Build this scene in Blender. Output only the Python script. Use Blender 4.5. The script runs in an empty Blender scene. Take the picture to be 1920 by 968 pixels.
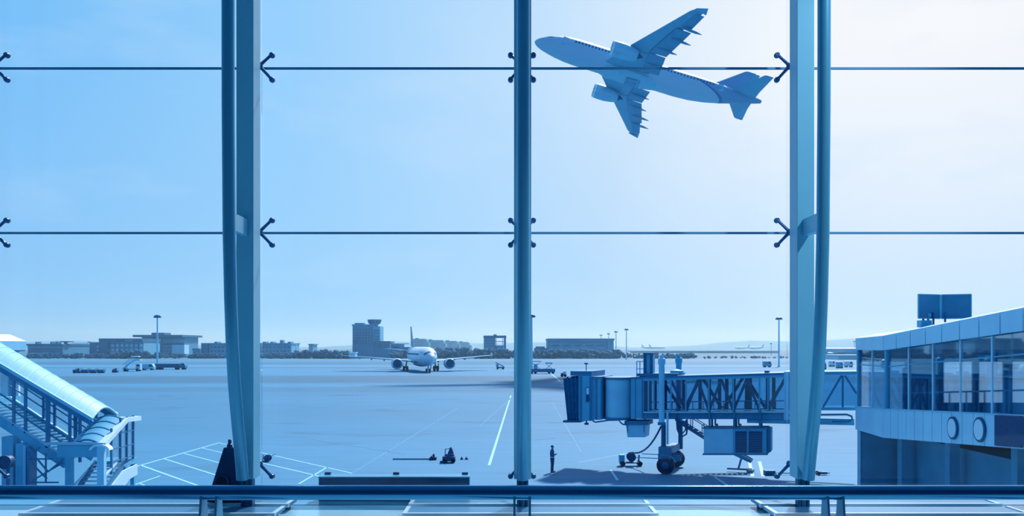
import bpy, bmesh, math, random
from mathutils import Vector, Matrix, Quaternion
random.seed(7)
SC = bpy.context.scene
COL = SC.collection
R = math.radians
F, CX, HZ, EYE = 1700.0, 960.0, 650.0, 8.2      # focal length in px of 1920, horizon row, eye height over the apron
FLOOR = 6.45                                     # terminal floor height over the apron


def at(px, py, Y):
    return Vector(((px - CX) * Y / F, Y, EYE - (py - HZ) * Y / F))


def gnd(px, py):
    Y = EYE * F / (py - HZ)
    return Vector(((px - CX) * Y / F, Y, 0.0))


# ------------------------------------------------------------------ materials
MATS = {}


def lin(c):
    return tuple(((v / 255) / 12.92 if v <= 10 else ((v / 255 + 0.055) / 1.055) ** 2.4) for v in c)


def mat(name, col, rough=0.6, metal=0.0, var=0.12, scale=3.0, spec=0.4):
    if name in MATS:
        return MATS[name]
    k_ = 0.55 + 0.45 * max(0.0, (col[1] - 0.5) / 0.4) if col[1] > 0.5 else 0.55   # overall blue colour cast put into every base colour
    col = (col[0] * min(1, k_), min(1, col[1] * 1.06), min(1, col[2] * 1.12))
    m = bpy.data.materials.new(name)
    m.use_nodes = True
    nt = m.node_tree
    b = nt.nodes['Principled BSDF']
    b.inputs['Roughness'].default_value = rough
    b.inputs['Metallic'].default_value = metal
    b.inputs['Specular IOR Level'].default_value = spec
    tc = nt.nodes.new('ShaderNodeTexCoord')
    nz = nt.nodes.new('ShaderNodeTexNoise')
    nz.inputs['Scale'].default_value = scale
    nz.inputs['Detail'].default_value = 4
    nt.links.new(tc.outputs['Object'], nz.inputs['Vector'])
    rp = nt.nodes.new('ShaderNodeValToRGB')
    rp.color_ramp.elements[0].position = 0.3
    rp.color_ramp.elements[1].position = 0.7
    rp.color_ramp.elements[0].color = (*[c * (1 - var) for c in col], 1)
    rp.color_ramp.elements[1].color = (*[min(1, c * (1 + var)) for c in col], 1)
    nt.links.new(nz.outputs['Fac'], rp.inputs['Fac'])
    nt.links.new(rp.outputs['Color'], b.inputs['Base Color'])
    MATS[name] = m
    return m


def glass(name, tint, refl=0.6):
    m = bpy.data.materials.new(name)
    m.use_nodes = True
    nt = m.node_tree
    nt.nodes.clear()
    out = nt.nodes.new('ShaderNodeOutputMaterial')
    tr = nt.nodes.new('ShaderNodeBsdfTransparent')
    tr.inputs['Color'].default_value = (*tint, 1)
    gl = nt.nodes.new('ShaderNodeBsdfGlossy')
    gl.inputs['Roughness'].default_value = 0.02
    gl.inputs['Color'].default_value = (0.85, 0.95, 1, 1)
    fr = nt.nodes.new('ShaderNodeFresnel')
    fr.inputs['IOR'].default_value = 1.4
    mu = nt.nodes.new('ShaderNodeMath')
    mu.operation = 'MULTIPLY'
    mu.inputs[1].default_value = refl
    nt.links.new(fr.outputs['Fac'], mu.inputs[0])
    mx = nt.nodes.new('ShaderNodeMixShader')
    nt.links.new(mu.outputs[0], mx.inputs['Fac'])
    nt.links.new(tr.outputs[0], mx.inputs[1])
    nt.links.new(gl.outputs[0], mx.inputs[2])
    nt.links.new(mx.outputs[0], out.inputs['Surface'])
    MATS[name] = m
    return m


COLUMN = mat('column_paint', (0.30, 0.48, 0.62), 0.35, 0.0, 0.04, 2.0)
TUBE = mat('tube_steel', (0.16, 0.36, 0.52), 0.28, 0.35, 0.03, 2.0)
SPIDER = mat('spider_steel', (0.03, 0.10, 0.24), 0.35, 0.2, 0.1, 10)
RAILM = mat('rail_steel', (0.10, 0.27, 0.45), 0.14, 1.0, 0.03, 4)
JOINT = mat('joint_gasket', (0.12, 0.26, 0.42), 0.6, 0.0, 0.05)
FLOORM = mat('floor_stone', (0.52, 0.66, 0.76), 0.22, 0.0, 0.06, 1.3)
BORDER = mat('border_stone', (0.08, 0.22, 0.36), 0.3, 0.0, 0.08, 2.0)
BLADE = mat('grille_blade', (0.09, 0.24, 0.42), 0.3, 0.3, 0.05, 3)
EDGE = mat('bright_edge', (0.75, 0.85, 0.92), 0.25, 0.3, 0.03)
NAVY = mat('navy_plastic', (0.004, 0.05, 0.14), 0.45, 0.0, 0.2, 6)
BLACK = mat('black_rubber', (0.006, 0.02, 0.06), 0.7, 0.0, 0.2, 6)
DARK = mat('dark_paint', (0.015, 0.11, 0.22), 0.55, 0.0, 0.15, 1.5)
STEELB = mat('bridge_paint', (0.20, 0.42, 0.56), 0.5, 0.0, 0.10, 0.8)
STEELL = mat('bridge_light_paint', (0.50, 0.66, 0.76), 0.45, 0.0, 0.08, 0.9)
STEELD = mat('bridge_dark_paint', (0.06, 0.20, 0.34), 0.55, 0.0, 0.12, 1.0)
BELLOW = mat('bellows_fabric', (0.015, 0.12, 0.24), 0.85, 0.0, 0.2, 4)
WHITE = mat('white_paint', (0.78, 0.85, 0.90), 0.4, 0.0, 0.05, 1.2)
PLANEW = mat('aircraft_white', (0.62, 0.72, 0.80), 0.3, 0.0, 0.03, 0.4)
WINGM = mat('wing_grey', (0.26, 0.42, 0.56), 0.4, 0.1, 0.06, 0.5)
FLAPM = mat('flap_grey', (0.18, 0.33, 0.48), 0.45, 0.1, 0.06, 0.6)
ENGM = mat('nacelle_grey', (0.40, 0.55, 0.67), 0.3, 0.1, 0.05, 0.7)
CONC = mat('concrete', (0.34, 0.46, 0.56), 0.8, 0.0, 0.1, 0.8)
SIGNW = mat('sign_white', (0.97, 0.95, 0.93), 0.4, 0.0, 0.01)
BAND = mat('cladding_panel', (0.72, 0.82, 0.88), 0.5, 0.0, 0.06, 0.7)
ROOFM = mat('roof_sheet', (0.42, 0.56, 0.68), 0.4, 0.0, 0.06, 0.8)
LINE = mat('marking_paint', (0.42, 0.60, 0.72), 0.6, 0.0, 0.08, 2.0)
SEAM = mat('seam_sealant', (0.13, 0.24, 0.36), 0.8, 0.0, 0.15, 2.0)
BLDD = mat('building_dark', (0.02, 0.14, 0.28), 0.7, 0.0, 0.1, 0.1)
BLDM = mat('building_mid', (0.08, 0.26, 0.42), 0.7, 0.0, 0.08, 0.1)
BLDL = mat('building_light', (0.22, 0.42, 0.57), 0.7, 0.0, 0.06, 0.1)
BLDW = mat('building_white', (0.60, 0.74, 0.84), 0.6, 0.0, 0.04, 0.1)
BGLS = mat('building_glass', (0.03, 0.13, 0.26), 0.25, 0.0, 0.1, 0.2)
BGLL = mat('building_pale_glass', (0.55, 0.72, 0.84), 0.25, 0.0, 0.1, 0.2)
TREEM = mat('tree_leaf', (0.012, 0.10, 0.19), 0.9, 0.0, 0.35, 0.25)
HILLM = mat('hill_green', (0.05, 0.14, 0.24), 0.9, 0.0, 0.2, 0.004)
SKINM = mat('skin', (0.28, 0.32, 0.38), 0.6, 0.0, 0.05, 20)
CLOTH = mat('dark_cloth', (0.015, 0.06, 0.14), 0.9, 0.0, 0.15, 12)
CLOTHJ = mat('jacket_cloth', (0.03, 0.10, 0.20), 0.9, 0.0, 0.15, 12)
HAIRM = mat('hair', (0.006, 0.02, 0.05), 0.8, 0.0, 0.2, 40)
GL_CLEAR = glass('clear_glass', (0.975, 0.988, 1.0), 0.45)
GL_TINT = glass('tinted_glass', (0.88, 0.95, 0.98), 0.7)
GL_DARK = glass('smoked_glass', (0.52, 0.74, 0.86), 0.7)


# ------------------------------------------------------------------ mesh helper
class MB:
    def __init__(s):
        s.bm = bmesh.new()

    def hexa(s, p):                                # 8 points: bottom ring then top ring
        v = [s.bm.verts.new(q) for q in p]
        for f in ((0, 3, 2, 1), (4, 5, 6, 7), (0, 1, 5, 4), (1, 2, 6, 5), (2, 3, 7, 6), (3, 0, 4, 7)):
            s.bm.faces.new([v[i] for i in f])
        return s

    def box(s, x0, x1, y0, y1, z0, z1):
        x0, x1 = min(x0, x1), max(x0, x1); y0, y1 = min(y0, y1), max(y0, y1); z0, z1 = min(z0, z1), max(z0, z1)
        return s.hexa([(x0, y0, z0), (x1, y0, z0), (x1, y1, z0), (x0, y1, z0), (x0, y0, z1), (x1, y0, z1), (x1, y1, z1), (x0, y1, z1)])

    def bar(s, a, b, w, h=None, up=(0, 0, 1)):     # square bar from a to b
        a, b = Vector(a), Vector(b); h = h or w
        d = (b - a).normalized(); u = Vector(up)
        if abs(d.dot(u)) > 0.98: u = Vector((0, 1, 0))
        sd = d.cross(u).normalized() * w / 2; u2 = sd.cross(d).normalized() * h / 2
        return s.hexa([a - sd - u2, a + sd - u2, b + sd - u2, b - sd - u2, a - sd + u2, a + sd + u2, b + sd + u2, b - sd + u2])

    def prism(s, pts, vec):                        # closed polygon swept along vec
        vec = Vector(vec); a = [s.bm.verts.new(p) for p in pts]; b = [s.bm.verts.new(Vector(p) + vec) for p in pts]
        n = len(pts)
        s.bm.faces.new(a); s.bm.faces.new(b[::-1])
        for i in range(n):
            s.bm.faces.new((a[i], b[i], b[(i + 1) % n], a[(i + 1) % n]))
        return s

    def loft(s, rings, cap=True, closed=True):
        rv = [[s.bm.verts.new(p) for p in r] for r in rings]; n = len(rings[0])
        for a, b in zip(rv, rv[1:]):
            for i in range(n if closed else n - 1):
                s.bm.faces.new((a[i], a[(i + 1) % n], b[(i + 1) % n], b[i]))
        if cap and closed:
            s.bm.faces.new(rv[0][::-1]); s.bm.faces.new(rv[-1])
        return s

    def tube(s, pts, r, n=10, cap=True):
        pts = [Vector(p) for p in pts]; rings = []
        rs = r if isinstance(r, (list, tuple)) else [r] * len(pts)
        prev = None
        for i, p in enumerate(pts):
            d = (pts[min(i + 1, len(pts) - 1)] - pts[max(i - 1, 0)]).normalized()
            u = prev if prev is not None else (Vector((0, 0, 1)) if abs(d.z) < 0.9 else Vector((1, 0, 0)))
            sx = d.cross(u).normalized(); sy = sx.cross(d).normalized(); prev = sy
            rings.append([p + (sx * math.cos(t) + sy * math.sin(t)) * rs[i] for t in [2 * math.pi * k / n for k in range(n)]])
        return s.loft(rings, cap)

    def lathe(s, prof, o=(0, 0, 0), axis='Z', n=20, cap=False):   # prof: (t along the axis, radius)
        o = Vector(o); rings = []
        for t, r in prof:
            ring = []
            for k in range(n):
                a = 2 * math.pi * k / n; c, q = math.cos(a) * r, math.sin(a) * r
                ring.append(o + Vector({'Z': (c, q, t), 'X': (t, c, q), 'Y': (c, t, q)}[axis]))
            rings.append(ring)
        return s.loft(rings, cap)

    def ball(s, c, r, sc=(1, 1, 1), seg=12):
        m = Matrix.Translation(Vector(c)) @ Matrix.Diagonal((*sc, 1))
        bmesh.ops.create_uvsphere(s.bm, u_segments=seg, v_segments=max(6, seg // 2), radius=r, matrix=m)
        return s

    def ico(s, c, r, sc=(1, 1, 1), sub=1, jit=0.0):
        m = Matrix.Translation(Vector(c)) @ Matrix.Diagonal((*sc, 1))
        g = bmesh.ops.create_icosphere(s.bm, subdivisions=sub, radius=r, matrix=m)
        if jit:
            for v in g['verts']:
                v.co += Vector((random.uniform(-1, 1), random.uniform(-1, 1), random.uniform(-1, 1))) * jit * r
        return s

    def build(s, name, m, parent=None, smooth=False, world=True, bevel=0.0):
        me = bpy.data.meshes.new(name)
        bmesh.ops.recalc_face_normals(s.bm, faces=s.bm.faces)
        off = None
        if parent is not None and world:
            off = parent_world(parent)
            bmesh.ops.transform(s.bm, matrix=off.inverted(), verts=s.bm.verts)
        s.bm.to_mesh(me); s.bm.free()
        me.materials.append(m)
        if smooth:
            for p in me.polygons: p.use_smooth = True
        o = bpy.data.objects.new(name, me); COL.objects.link(o)
        if smooth:
            md = o.modifiers.new('EdgeSplit', 'EDGE_SPLIT'); md.split_angle = R(40)
        if bevel:
            bv = o.modifiers.new('Bevel', 'BEVEL'); bv.width = bevel; bv.segments = 2; bv.limit_method = 'ANGLE'
        if parent is not None: o.parent = parent
        return o


def parent_world(o):
    m = Matrix.LocRotScale(o.location, o.rotation_euler.to_quaternion() if o.rotation_mode != 'QUATERNION' else o.rotation_quaternion, o.scale)
    return parent_world(o.parent) @ m if o.parent else m


def tag(o, label=None, cat=None, group=None, kind=None):
    if label: o['label'] = label
    if cat: o['category'] = cat
    if group: o['group'] = group
    if kind: o['kind'] = kind
    return o


def thing(name, label, cat, loc=(0, 0, 0), rz=0.0, group=None):
    o = bpy.data.objects.new(name, None); COL.objects.link(o)
    o.location = loc; o.rotation_euler = (0, 0, rz)
    return tag(o, label, cat, group, 'thing')


def struct(name, mb, m, **k):
    return tag(mb.build(name, m, **k), kind='structure')


KIDS = lambda o: [c for c in bpy.data.objects if c.parent == o]


def copy_tree(o, loc=None, rz=None, label=None, parent=None):
    c = o.copy(); COL.objects.link(c)
    if parent is not None: c.parent = parent
    if loc is not None: c.location = loc
    if rz is not None: c.rotation_euler = (0, 0, rz)
    if label: c['label'] = label
    for k in KIDS(o): copy_tree(k, parent=c)
    return c


# ------------------------------------------------------------------ camera, sky, sun
cam = bpy.data.cameras.new('camera'); co = bpy.data.objects.new('camera', cam); COL.objects.link(co)
co.location = (0, 0, EYE); co.rotation_euler = (R(90), 0, 0)
cam.sensor_width = 36; cam.lens = 36 * F / 1920; cam.shift_y = (HZ - 484) / 1920
cam.clip_start = 0.05; cam.clip_end = 20000
SC.camera = co
SC.view_settings.view_transform = 'Standard'
try: SC.view_settings.look = 'None'
except Exception: pass
SC.view_settings.gamma = 1; SC.view_settings.exposure = 0.0; SC.view_settings.use_curve_mapping = False
SC.cycles.transparent_max_bounces = 32
SC.cycles.max_bounces = 8
SC.cycles.use_denoising = True

W = bpy.data.worlds.new('sky'); SC.world = W; W.use_nodes = True
nt = W.node_tree; nt.nodes.clear()
N = nt.nodes.new; L = nt.links.new
out = N('ShaderNodeOutputWorld'); bg = N('ShaderNodeBackground'); L(bg.outputs[0], out.inputs['Surface'])
tc = N('ShaderNodeTexCoord')
nrm = N('ShaderNodeVectorMath'); nrm.operation = 'NORMALIZE'; L(tc.outputs['Generated'], nrm.inputs[0])
S_AZ, S_EL = R(26), R(17)
sv = (math.sin(S_AZ) * math.cos(S_EL), math.cos(S_AZ) * math.cos(S_EL), math.sin(S_EL))
dt = N('ShaderNodeVectorMath'); dt.operation = 'DOT_PRODUCT'; L(nrm.outputs[0], dt.inputs[0]); dt.inputs[1].default_value = sv
ac = N('ShaderNodeMath'); ac.operation = 'ARCCOSINE'; L(dt.outputs['Value'], ac.inputs[0])
dv = N('ShaderNodeMath'); dv.operation = 'DIVIDE'; L(ac.outputs[0], dv.inputs[0]); dv.inputs[1].default_value = math.pi
rp = N('ShaderNodeValToRGB'); L(dv.outputs[0], rp.inputs['Fac'])
stops = [(0, (255, 254, 255)), (8, (252, 253, 255)), (16, (228, 242, 255)), (25, (192, 226, 255)), (38, (156, 212, 255)), (52, (126, 196, 251)),
         (75, (72, 150, 222)), (110, (56, 132, 206)), (180, (70, 140, 208))]
el = rp.color_ramp.elements
for i, (a, c) in enumerate(stops):
    e = el[i] if i < 2 else el.new(a / 180)
    e.position = a / 180; e.color = (*lin(c), 1)
# paler towards the horizon, wisps of thin cloud
sp = N('ShaderNodeSeparateXYZ'); L(nrm.outputs[0], sp.inputs[0])
mr = N('ShaderNodeMapRange'); L(sp.outputs['Z'], mr.inputs['Value'])
mr.inputs['From Min'].default_value = -0.02; mr.inputs['From Max'].default_value = 0.30; mr.inputs['To Min'].default_value = 0.55; mr.inputs['To Max'].default_value = 0.0
fy = N('ShaderNodeMapRange'); L(sp.outputs['Y'], fy.inputs['Value'])
fy.inputs['From Min'].default_value = -0.1; fy.inputs['From Max'].default_value = 0.6; fy.inputs['To Min'].default_value = 1.0; fy.inputs['To Max'].default_value = 1.0
mm = N('ShaderNodeMath'); mm.operation = 'MULTIPLY'; L(mr.outputs[0], mm.inputs[0]); L(fy.outputs[0], mm.inputs[1])
mx = N('ShaderNodeMixRGB'); L(mm.outputs[0], mx.inputs['Fac']); L(rp.outputs['Color'], mx.inputs[1]); mx.inputs[2].default_value = (*lin((170, 215, 253)), 1)
mp = N('ShaderNodeMapping'); mp.inputs['Scale'].default_value = (2.2, 2.2, 7.0); L(nrm.outputs[0], mp.inputs['Vector'])
nz = N('ShaderNodeTexNoise'); nz.inputs['Scale'].default_value = 2.2; nz.inputs['Detail'].default_value = 6; L(mp.outputs[0], nz.inputs['Vector'])
cr = N('ShaderNodeMapRange'); L(nz.outputs['Fac'], cr.inputs['Value'])
cr.inputs['From Min'].default_value = 0.52; cr.inputs['From Max'].default_value = 0.8; cr.inputs['To Max'].default_value = 0.45
cm = N('ShaderNodeMath'); cm.operation = 'MULTIPLY'; L(cr.outputs[0], cm.inputs[0]); L(fy.outputs[0], cm.inputs[1])
mx2 = N('ShaderNodeMixRGB'); L(cm.outputs[0], mx2.inputs['Fac']); L(mx.outputs[0], mx2.inputs[1]); mx2.inputs[2].default_value = (*lin((200, 230, 255)), 1)
L(mx2.outputs[0], bg.inputs['Color']); bg.inputs['Strength'].default_value = 1.0

sl = bpy.data.lights.new('sun', 'SUN'); so = bpy.data.objects.new('sun', sl); COL.objects.link(so)
sl.energy = 5.6; sl.angle = R(3.5); sl.color = (1.0, 0.95, 0.93)
saz, sel = R(20), R(45)
sd = Vector((math.sin(saz) * math.cos(sel), math.cos(saz) * math.cos(sel), math.sin(sel)))
so.rotation_euler = sd.to_track_quat('Z', 'Y').to_euler(); so.location = (0, 0, 60)

# ------------------------------------------------------------------ apron
g = MB(); v = [g.bm.verts.new(p) for p in ((-4000, 9, 0), (4000, 9, 0), (4000, 9000, 0), (-4000, 9000, 0))]; g.bm.faces.new(v)
gm = bpy.data.materials.new('apron_concrete'); gm.use_nodes = True
nt = gm.node_tree; N = nt.nodes.new; L = nt.links.new
pb = nt.nodes['Principled BSDF']; pb.inputs['Roughness'].default_value = 0.75; pb.inputs['Specular IOR Level'].default_value = 0.25
tc = N('ShaderNodeTexCoord'); sp = N('ShaderNodeSeparateXYZ'); L(tc.outputs['Object'], sp.inputs[0])


def gnoise(scale, sx, sy, detail=4):
    mp = N('ShaderNodeMapping'); mp.inputs['Scale'].default_value = (sx, sy, 1); L(tc.outputs['Object'], mp.inputs['Vector'])
    n = N('ShaderNodeTexNoise'); n.inputs['Scale'].default_value = scale; n.inputs['Detail'].default_value = detail; L(mp.outputs[0], n.inputs['Vector'])
    return n.outputs['Fac']


def math_(op, a, b=None):
    m = N('ShaderNodeMath'); m.operation = op
    for i, q in enumerate((a, b)):
        if q is None: continue
        if isinstance(q, (int, float)): m.inputs[i].default_value = q
        else: L(q, m.inputs[i])
    return m.outputs[0]


# paving bands run across the view: strips of old asphalt and pale concrete by distance
wob = math_('MULTIPLY', math_('SUBTRACT', gnoise(0.012, 1, 1, 2), 0.5), 26)
yy = math_('ADD', sp.outputs['Y'], wob)
rp = N('ShaderNodeValToRGB'); L(math_('DIVIDE', yy, 700), rp.inputs['Fac'])
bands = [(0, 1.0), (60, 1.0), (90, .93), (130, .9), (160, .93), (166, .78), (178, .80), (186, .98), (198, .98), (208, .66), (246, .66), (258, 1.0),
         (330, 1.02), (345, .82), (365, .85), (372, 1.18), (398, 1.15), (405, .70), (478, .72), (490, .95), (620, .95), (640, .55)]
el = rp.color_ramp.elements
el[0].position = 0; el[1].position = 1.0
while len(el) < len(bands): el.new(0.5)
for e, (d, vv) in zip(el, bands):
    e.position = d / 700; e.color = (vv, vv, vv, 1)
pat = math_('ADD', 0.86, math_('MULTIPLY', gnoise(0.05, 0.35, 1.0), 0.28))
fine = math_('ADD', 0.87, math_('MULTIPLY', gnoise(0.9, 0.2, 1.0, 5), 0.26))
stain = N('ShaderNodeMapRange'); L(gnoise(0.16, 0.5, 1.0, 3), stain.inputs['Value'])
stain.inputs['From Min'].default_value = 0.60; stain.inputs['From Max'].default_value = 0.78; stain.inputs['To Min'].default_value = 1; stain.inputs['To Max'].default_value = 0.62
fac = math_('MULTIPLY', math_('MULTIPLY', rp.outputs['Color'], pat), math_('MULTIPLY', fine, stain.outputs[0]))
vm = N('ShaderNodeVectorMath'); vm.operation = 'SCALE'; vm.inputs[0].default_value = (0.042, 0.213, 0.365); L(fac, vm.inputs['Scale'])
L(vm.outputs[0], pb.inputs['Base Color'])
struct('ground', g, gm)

TR = [0]


def marking(pa, pb_, w, m=LINE):
    a, b = gnd(*pa), gnd(*pb_); TR[0] += 1
    w *= .62
    d = (b - a); d.z = 0; n = Vector((-d.y, d.x, 0)).normalized() * w / 2
    mb = MB(); mb.prism([a - n, b - n, b + n, a + n], (0, 0, 0.012))
    return struct('trim_%d' % TR[0], mb, m)


for pa, pb_, w in [((225, 884), (412, 830.5), .26), ((410, 831), (445, 838.5), .22), ((264, 873), (370, 911), .30), ((308, 861), (408, 892.5), .26),
                   ((345, 851), (440, 876), .24), ((378, 840.5), (440, 855), .22), ((240, 914), (300, 893), .2), ((262, 907), (285, 917), .2),
                   ((470, 845), (660, 888), .24), ((480, 866), (600, 894), .26), ((560, 908), (613, 877), .2),
                   ((958, 742), (917, 873), .30), ((1145, 882), (1158, 901), .26), ((1340, 895), (1372, 916), .26),
                   ((1405, 866), (1411, 894), .34), ((1424, 866), (1431, 894), .34), ((1841, 866), (1848, 895), .34), ((1858, 866), (1866, 895), .34),
                   ((1030, 698), (1050, 715), .5), ((1085, 868), (1190, 848), .1), ((1660, 902), (1730, 899), .5), ((1012, 832), (1200, 828), .12)]:
    marking(pa, pb_, w)
for pa, pb_, w in [((560, 820), (760, 852), .22), ((650, 895), (860, 765), .22), ((1035, 755), (1090, 850), .22), ((900, 800), (960, 745), .2), ((1000, 826), (1040, 822), .2)]:
    marking(pa, pb_, w, SEAM)

# ------------------------------------------------------------------ terminal interior and glass wall
GY = 10.0
JX = [-5.68, -2.765, 0.11, 3.04, 5.97]
struct('floor', MB().box(-16, 16, -8, 9.70, FLOOR - 0.35, FLOOR), FLOORM)
struct('trim_60', MB().box(-16, 16, 9.70, 9.99, FLOOR - 0.35, FLOOR), BORDER)
struct('trim_61', MB().box(-16, 16, 10.03, 10.75, FLOOR - 0.45, FLOOR), BORDER)
struct('wall_front', MB().box(-16, 16, 9.72, 10.70, 0, FLOOR - 0.46), CONC)
struct('ceiling', MB().box(-16, 16, -8, 10.7, 15.6, 16.0), STEELB)
struct('wall_back', MB().box(-16, 16, -8.3, -8, FLOOR - .35, 16.0), STEELD)
struct('wall_left', MB().box(-16.3, -16, -8.3, 9.6, FLOOR - .35, 16.0), STEELD)
struct('wall_right', MB().box(16, 16.3, -8.3, 9.6, FLOOR - .35, 16.0), STEELD)
ROWS = [FLOOR, EYE - (437 - HZ) * GY / F, EYE - (128 - HZ) * GY / F, 15.58]
gx = [-8.6] + JX + [8.9]
for i in range(0, 6):
    x0, x1 = gx[i] + .004, gx[i + 1] - .004
    p = MB()
    for z0, z1 in zip(ROWS, ROWS[1:]):
        p.box(x0, x1, GY, GY + 0.019, z0 + .01, z1 - .01)
    wnd = struct('window_%d' % (i + 1), p, GL_CLEAR)
    j = MB()
    for z in ROWS[1:3]: j.box(x0, x1, GY - .002, GY + .022, z - .0115, z + .0115)
    j.build('glazing_joint', JOINT, wnd)


def tube_offset():                                   # height over the apron, distance of the bowed tube
    pts = []
    for py, Y in ((-560, 8.83), (-60, 8.83), (200, 8.835), (437, 8.865), (560, 8.91), (650, 8.965), (720, 9.03), (780, 9.12), (840, 9.22), (880, 9.28), (899, 9.30)):
        pts.append((EYE - (py - HZ) * Y / F, Y))
    return pts


def make_column(x, label):
    t = thing('truss_column', label, 'column', (x, 9.51, FLOOR), group='steel truss columns behind the glass wall')
    bot = EYE - (899 - HZ) * 9.38 / F
    MB().box(x - .089, x + .089, 9.38, 9.64, bot, 15.58).build('post', COLUMN, t, bevel=.006)
    MB().tube([(x, Y, z) for z, Y in tube_offset()], .0625, 20).build('bow_tube', TUBE, t, smooth=True)
    for z in (EYE - (420 - HZ) * 9.1 / F, 12.6):
        b = MB().box(x - .03, x + .03, 8.87, 9.379, z - .085, z + .085).build('spacer_bracket', COLUMN, t)
    pin = MB().lathe([(FLOOR + .03, .0), (FLOOR + .03, .05), (FLOOR + .17, .05), (FLOOR + .2, .032), (bot - .09, .032), (bot - .09, .045), (bot, .045), (bot, 0)], (x, 9.49, 0), n=14)
    pin.build('base_pin', DARK, t, smooth=True)
    MB().box(x - .06, x - .035, 9.44, 9.54, FLOOR + .02, bot).box(x + .035, x + .06, 9.44, 9.54, FLOOR + .02, bot).build('pin_plate', DARK, t)
    MB().box(x - .11, x + .11, 9.435, 9.545, FLOOR, FLOOR + .035).build('base_plate', DARK, t, bevel=.005)
    for zc, full in ((ROWS[1], 1), (ROWS[2], 1), (EYE - (868 - HZ) * GY / F, 0)):
        sp_ = MB().tube([(x, 9.64, zc), (x, 9.95, zc)], .026, 10)
        sp_.ball((x, 9.92, zc), .04)
        h = sp_.build('spider_fitting', SPIDER, t, smooth=True)
        for sx in (-1, 1):
            for sz in ((-1, 1) if full else (-1,)):
                dz = .135 if full else .145
                a = Vector((x + sx * .015, 9.92, zc + sz * .015)); b = Vector((x + sx * .125, 9.955, zc + sz * dz))
                ar = MB().tube([a, a.lerp(b, .5), b], [.019, .016, .017], 8).build('arm', SPIDER, h, smooth=True)
                MB().lathe([(9.94, 0), (9.94, .024), (9.962, .031), (9.992, .031), (9.998, .0)], (b.x, 0, b.z), 'Y', 12).build('pad', SPIDER, ar, smooth=True)
    return t


make_column(JX[1], 'dark blue truss column with bowed tube beside the dark tapered floor stand')
make_column(JX[2], 'middle truss column in front of the person and left of the jet bridge cab')
make_column(JX[3], 'pale spotlit truss column with bowed tube in front of the jet bridge tunnel')
make_column(JX[0], 'column at the left edge of the window wall, only its spider arms in view')

# hand rail with paired flat posts
RY = 4.05; rz = EYE - (924 - HZ) * RY / F
SPX, SPY = 6.6, 5.6  # unseen lamp and housing added to brighten the right column
lt = thing('added_spotlight', 'added out-of-view fill spotlight above the window wall aimed at the right column', 'spotlight', (SPX, SPY, 15.5))
MB().lathe([(15.1, .12), (15.1, .16), (15.45, .16), (15.6, .05), (15.6, 0)], (SPX, SPY, 0), n=18).build('can', WHITE, lt, smooth=True)
sl2 = bpy.data.lights.new('spotlight', 'SPOT'); so2 = bpy.data.objects.new('spotlight', sl2); COL.objects.link(so2)  # added fill light, not a lamp known in the hall
sl2.energy = 2000; sl2.color = (.85, .92, 1.0); sl2.spot_size = R(40); sl2.spot_blend = .7; sl2.shadow_soft_size = .12
so2.location = (SPX, SPY, 15.05); so2.rotation_euler = (Vector((SPX, SPY, 15.05)) - Vector((3.05, 9.3, 9.8))).to_track_quat('Z', 'Y').to_euler()
t = thing('guard_rail', 'polished steel guard rail running across the front of the window wall', 'railing', (0, RY, FLOOR))
MB().tube([(-7, RY, rz), (0, RY, rz), (7, RY, rz)], .033, 20).build('handrail', RAILM, t, smooth=True)
for x in (-2.73, -1.345, 0.045, 1.435, 2.82):
    pm = MB()
    for sx in (-1, 1):
        xx = x + sx * .034
        pm.hexa([(xx - .005, RY - .21, FLOOR + .012), (xx + .005, RY - .21, FLOOR + .012), (xx + .005, RY + .21, FLOOR + .012), (xx - .005, RY + .21, FLOOR + .012),
                 (xx - .005, RY - .032, rz - .015), (xx + .005, RY - .032, rz - .015), (xx + .005, RY + .032, rz - .015), (xx - .005, RY + .032, rz - .015)])
    po = pm.build('post', TUBE, t)
    MB().box(x - .07, x + .07, RY - .23, RY + .23, FLOOR, FLOOR + .012).build('foot_plate', TUBE, po)

# raised floor grilles of broad blades
for x0, lb in ((-4.9, 'floor grille of broad metal blades under the left column'), (-1.09, 'floor grille of broad metal blades under the middle column'),
               (2.615, 'floor grille of broad metal blades under the right column, glinting in the sun')):
    t = thing('floor_grille', lb, 'floor grille', (x0 + 1.27, 9.3, FLOOR), group='floor grilles along the window wall')
    for y0, y1 in ((9.565, 9.93), (9.02, 9.415), (8.5, 8.86)):
        b = MB().box(x0, x0 + 2.545, y0 + .02, y1, FLOOR + .055, FLOOR + .085).build('blade', BLADE, t)
        MB().box(x0 - .001, x0 + 2.546, y0 - .022, y0 + .02, FLOOR + .052, FLOOR + .094).build('edge_strip', EDGE, b)
        for xx in (x0 + .02, x0 + 2.525): MB().box(xx - .02, xx + .02, y0 + .02, y1, FLOOR + .085, FLOOR + .094).build('edge_strip', EDGE, b)
        for xx in (x0 + .06, x0 + 2.44): MB().box(xx, xx + .04, y0 + .02, y1 - .02, FLOOR, FLOOR + .055).build('foot', DARK, b)

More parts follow.
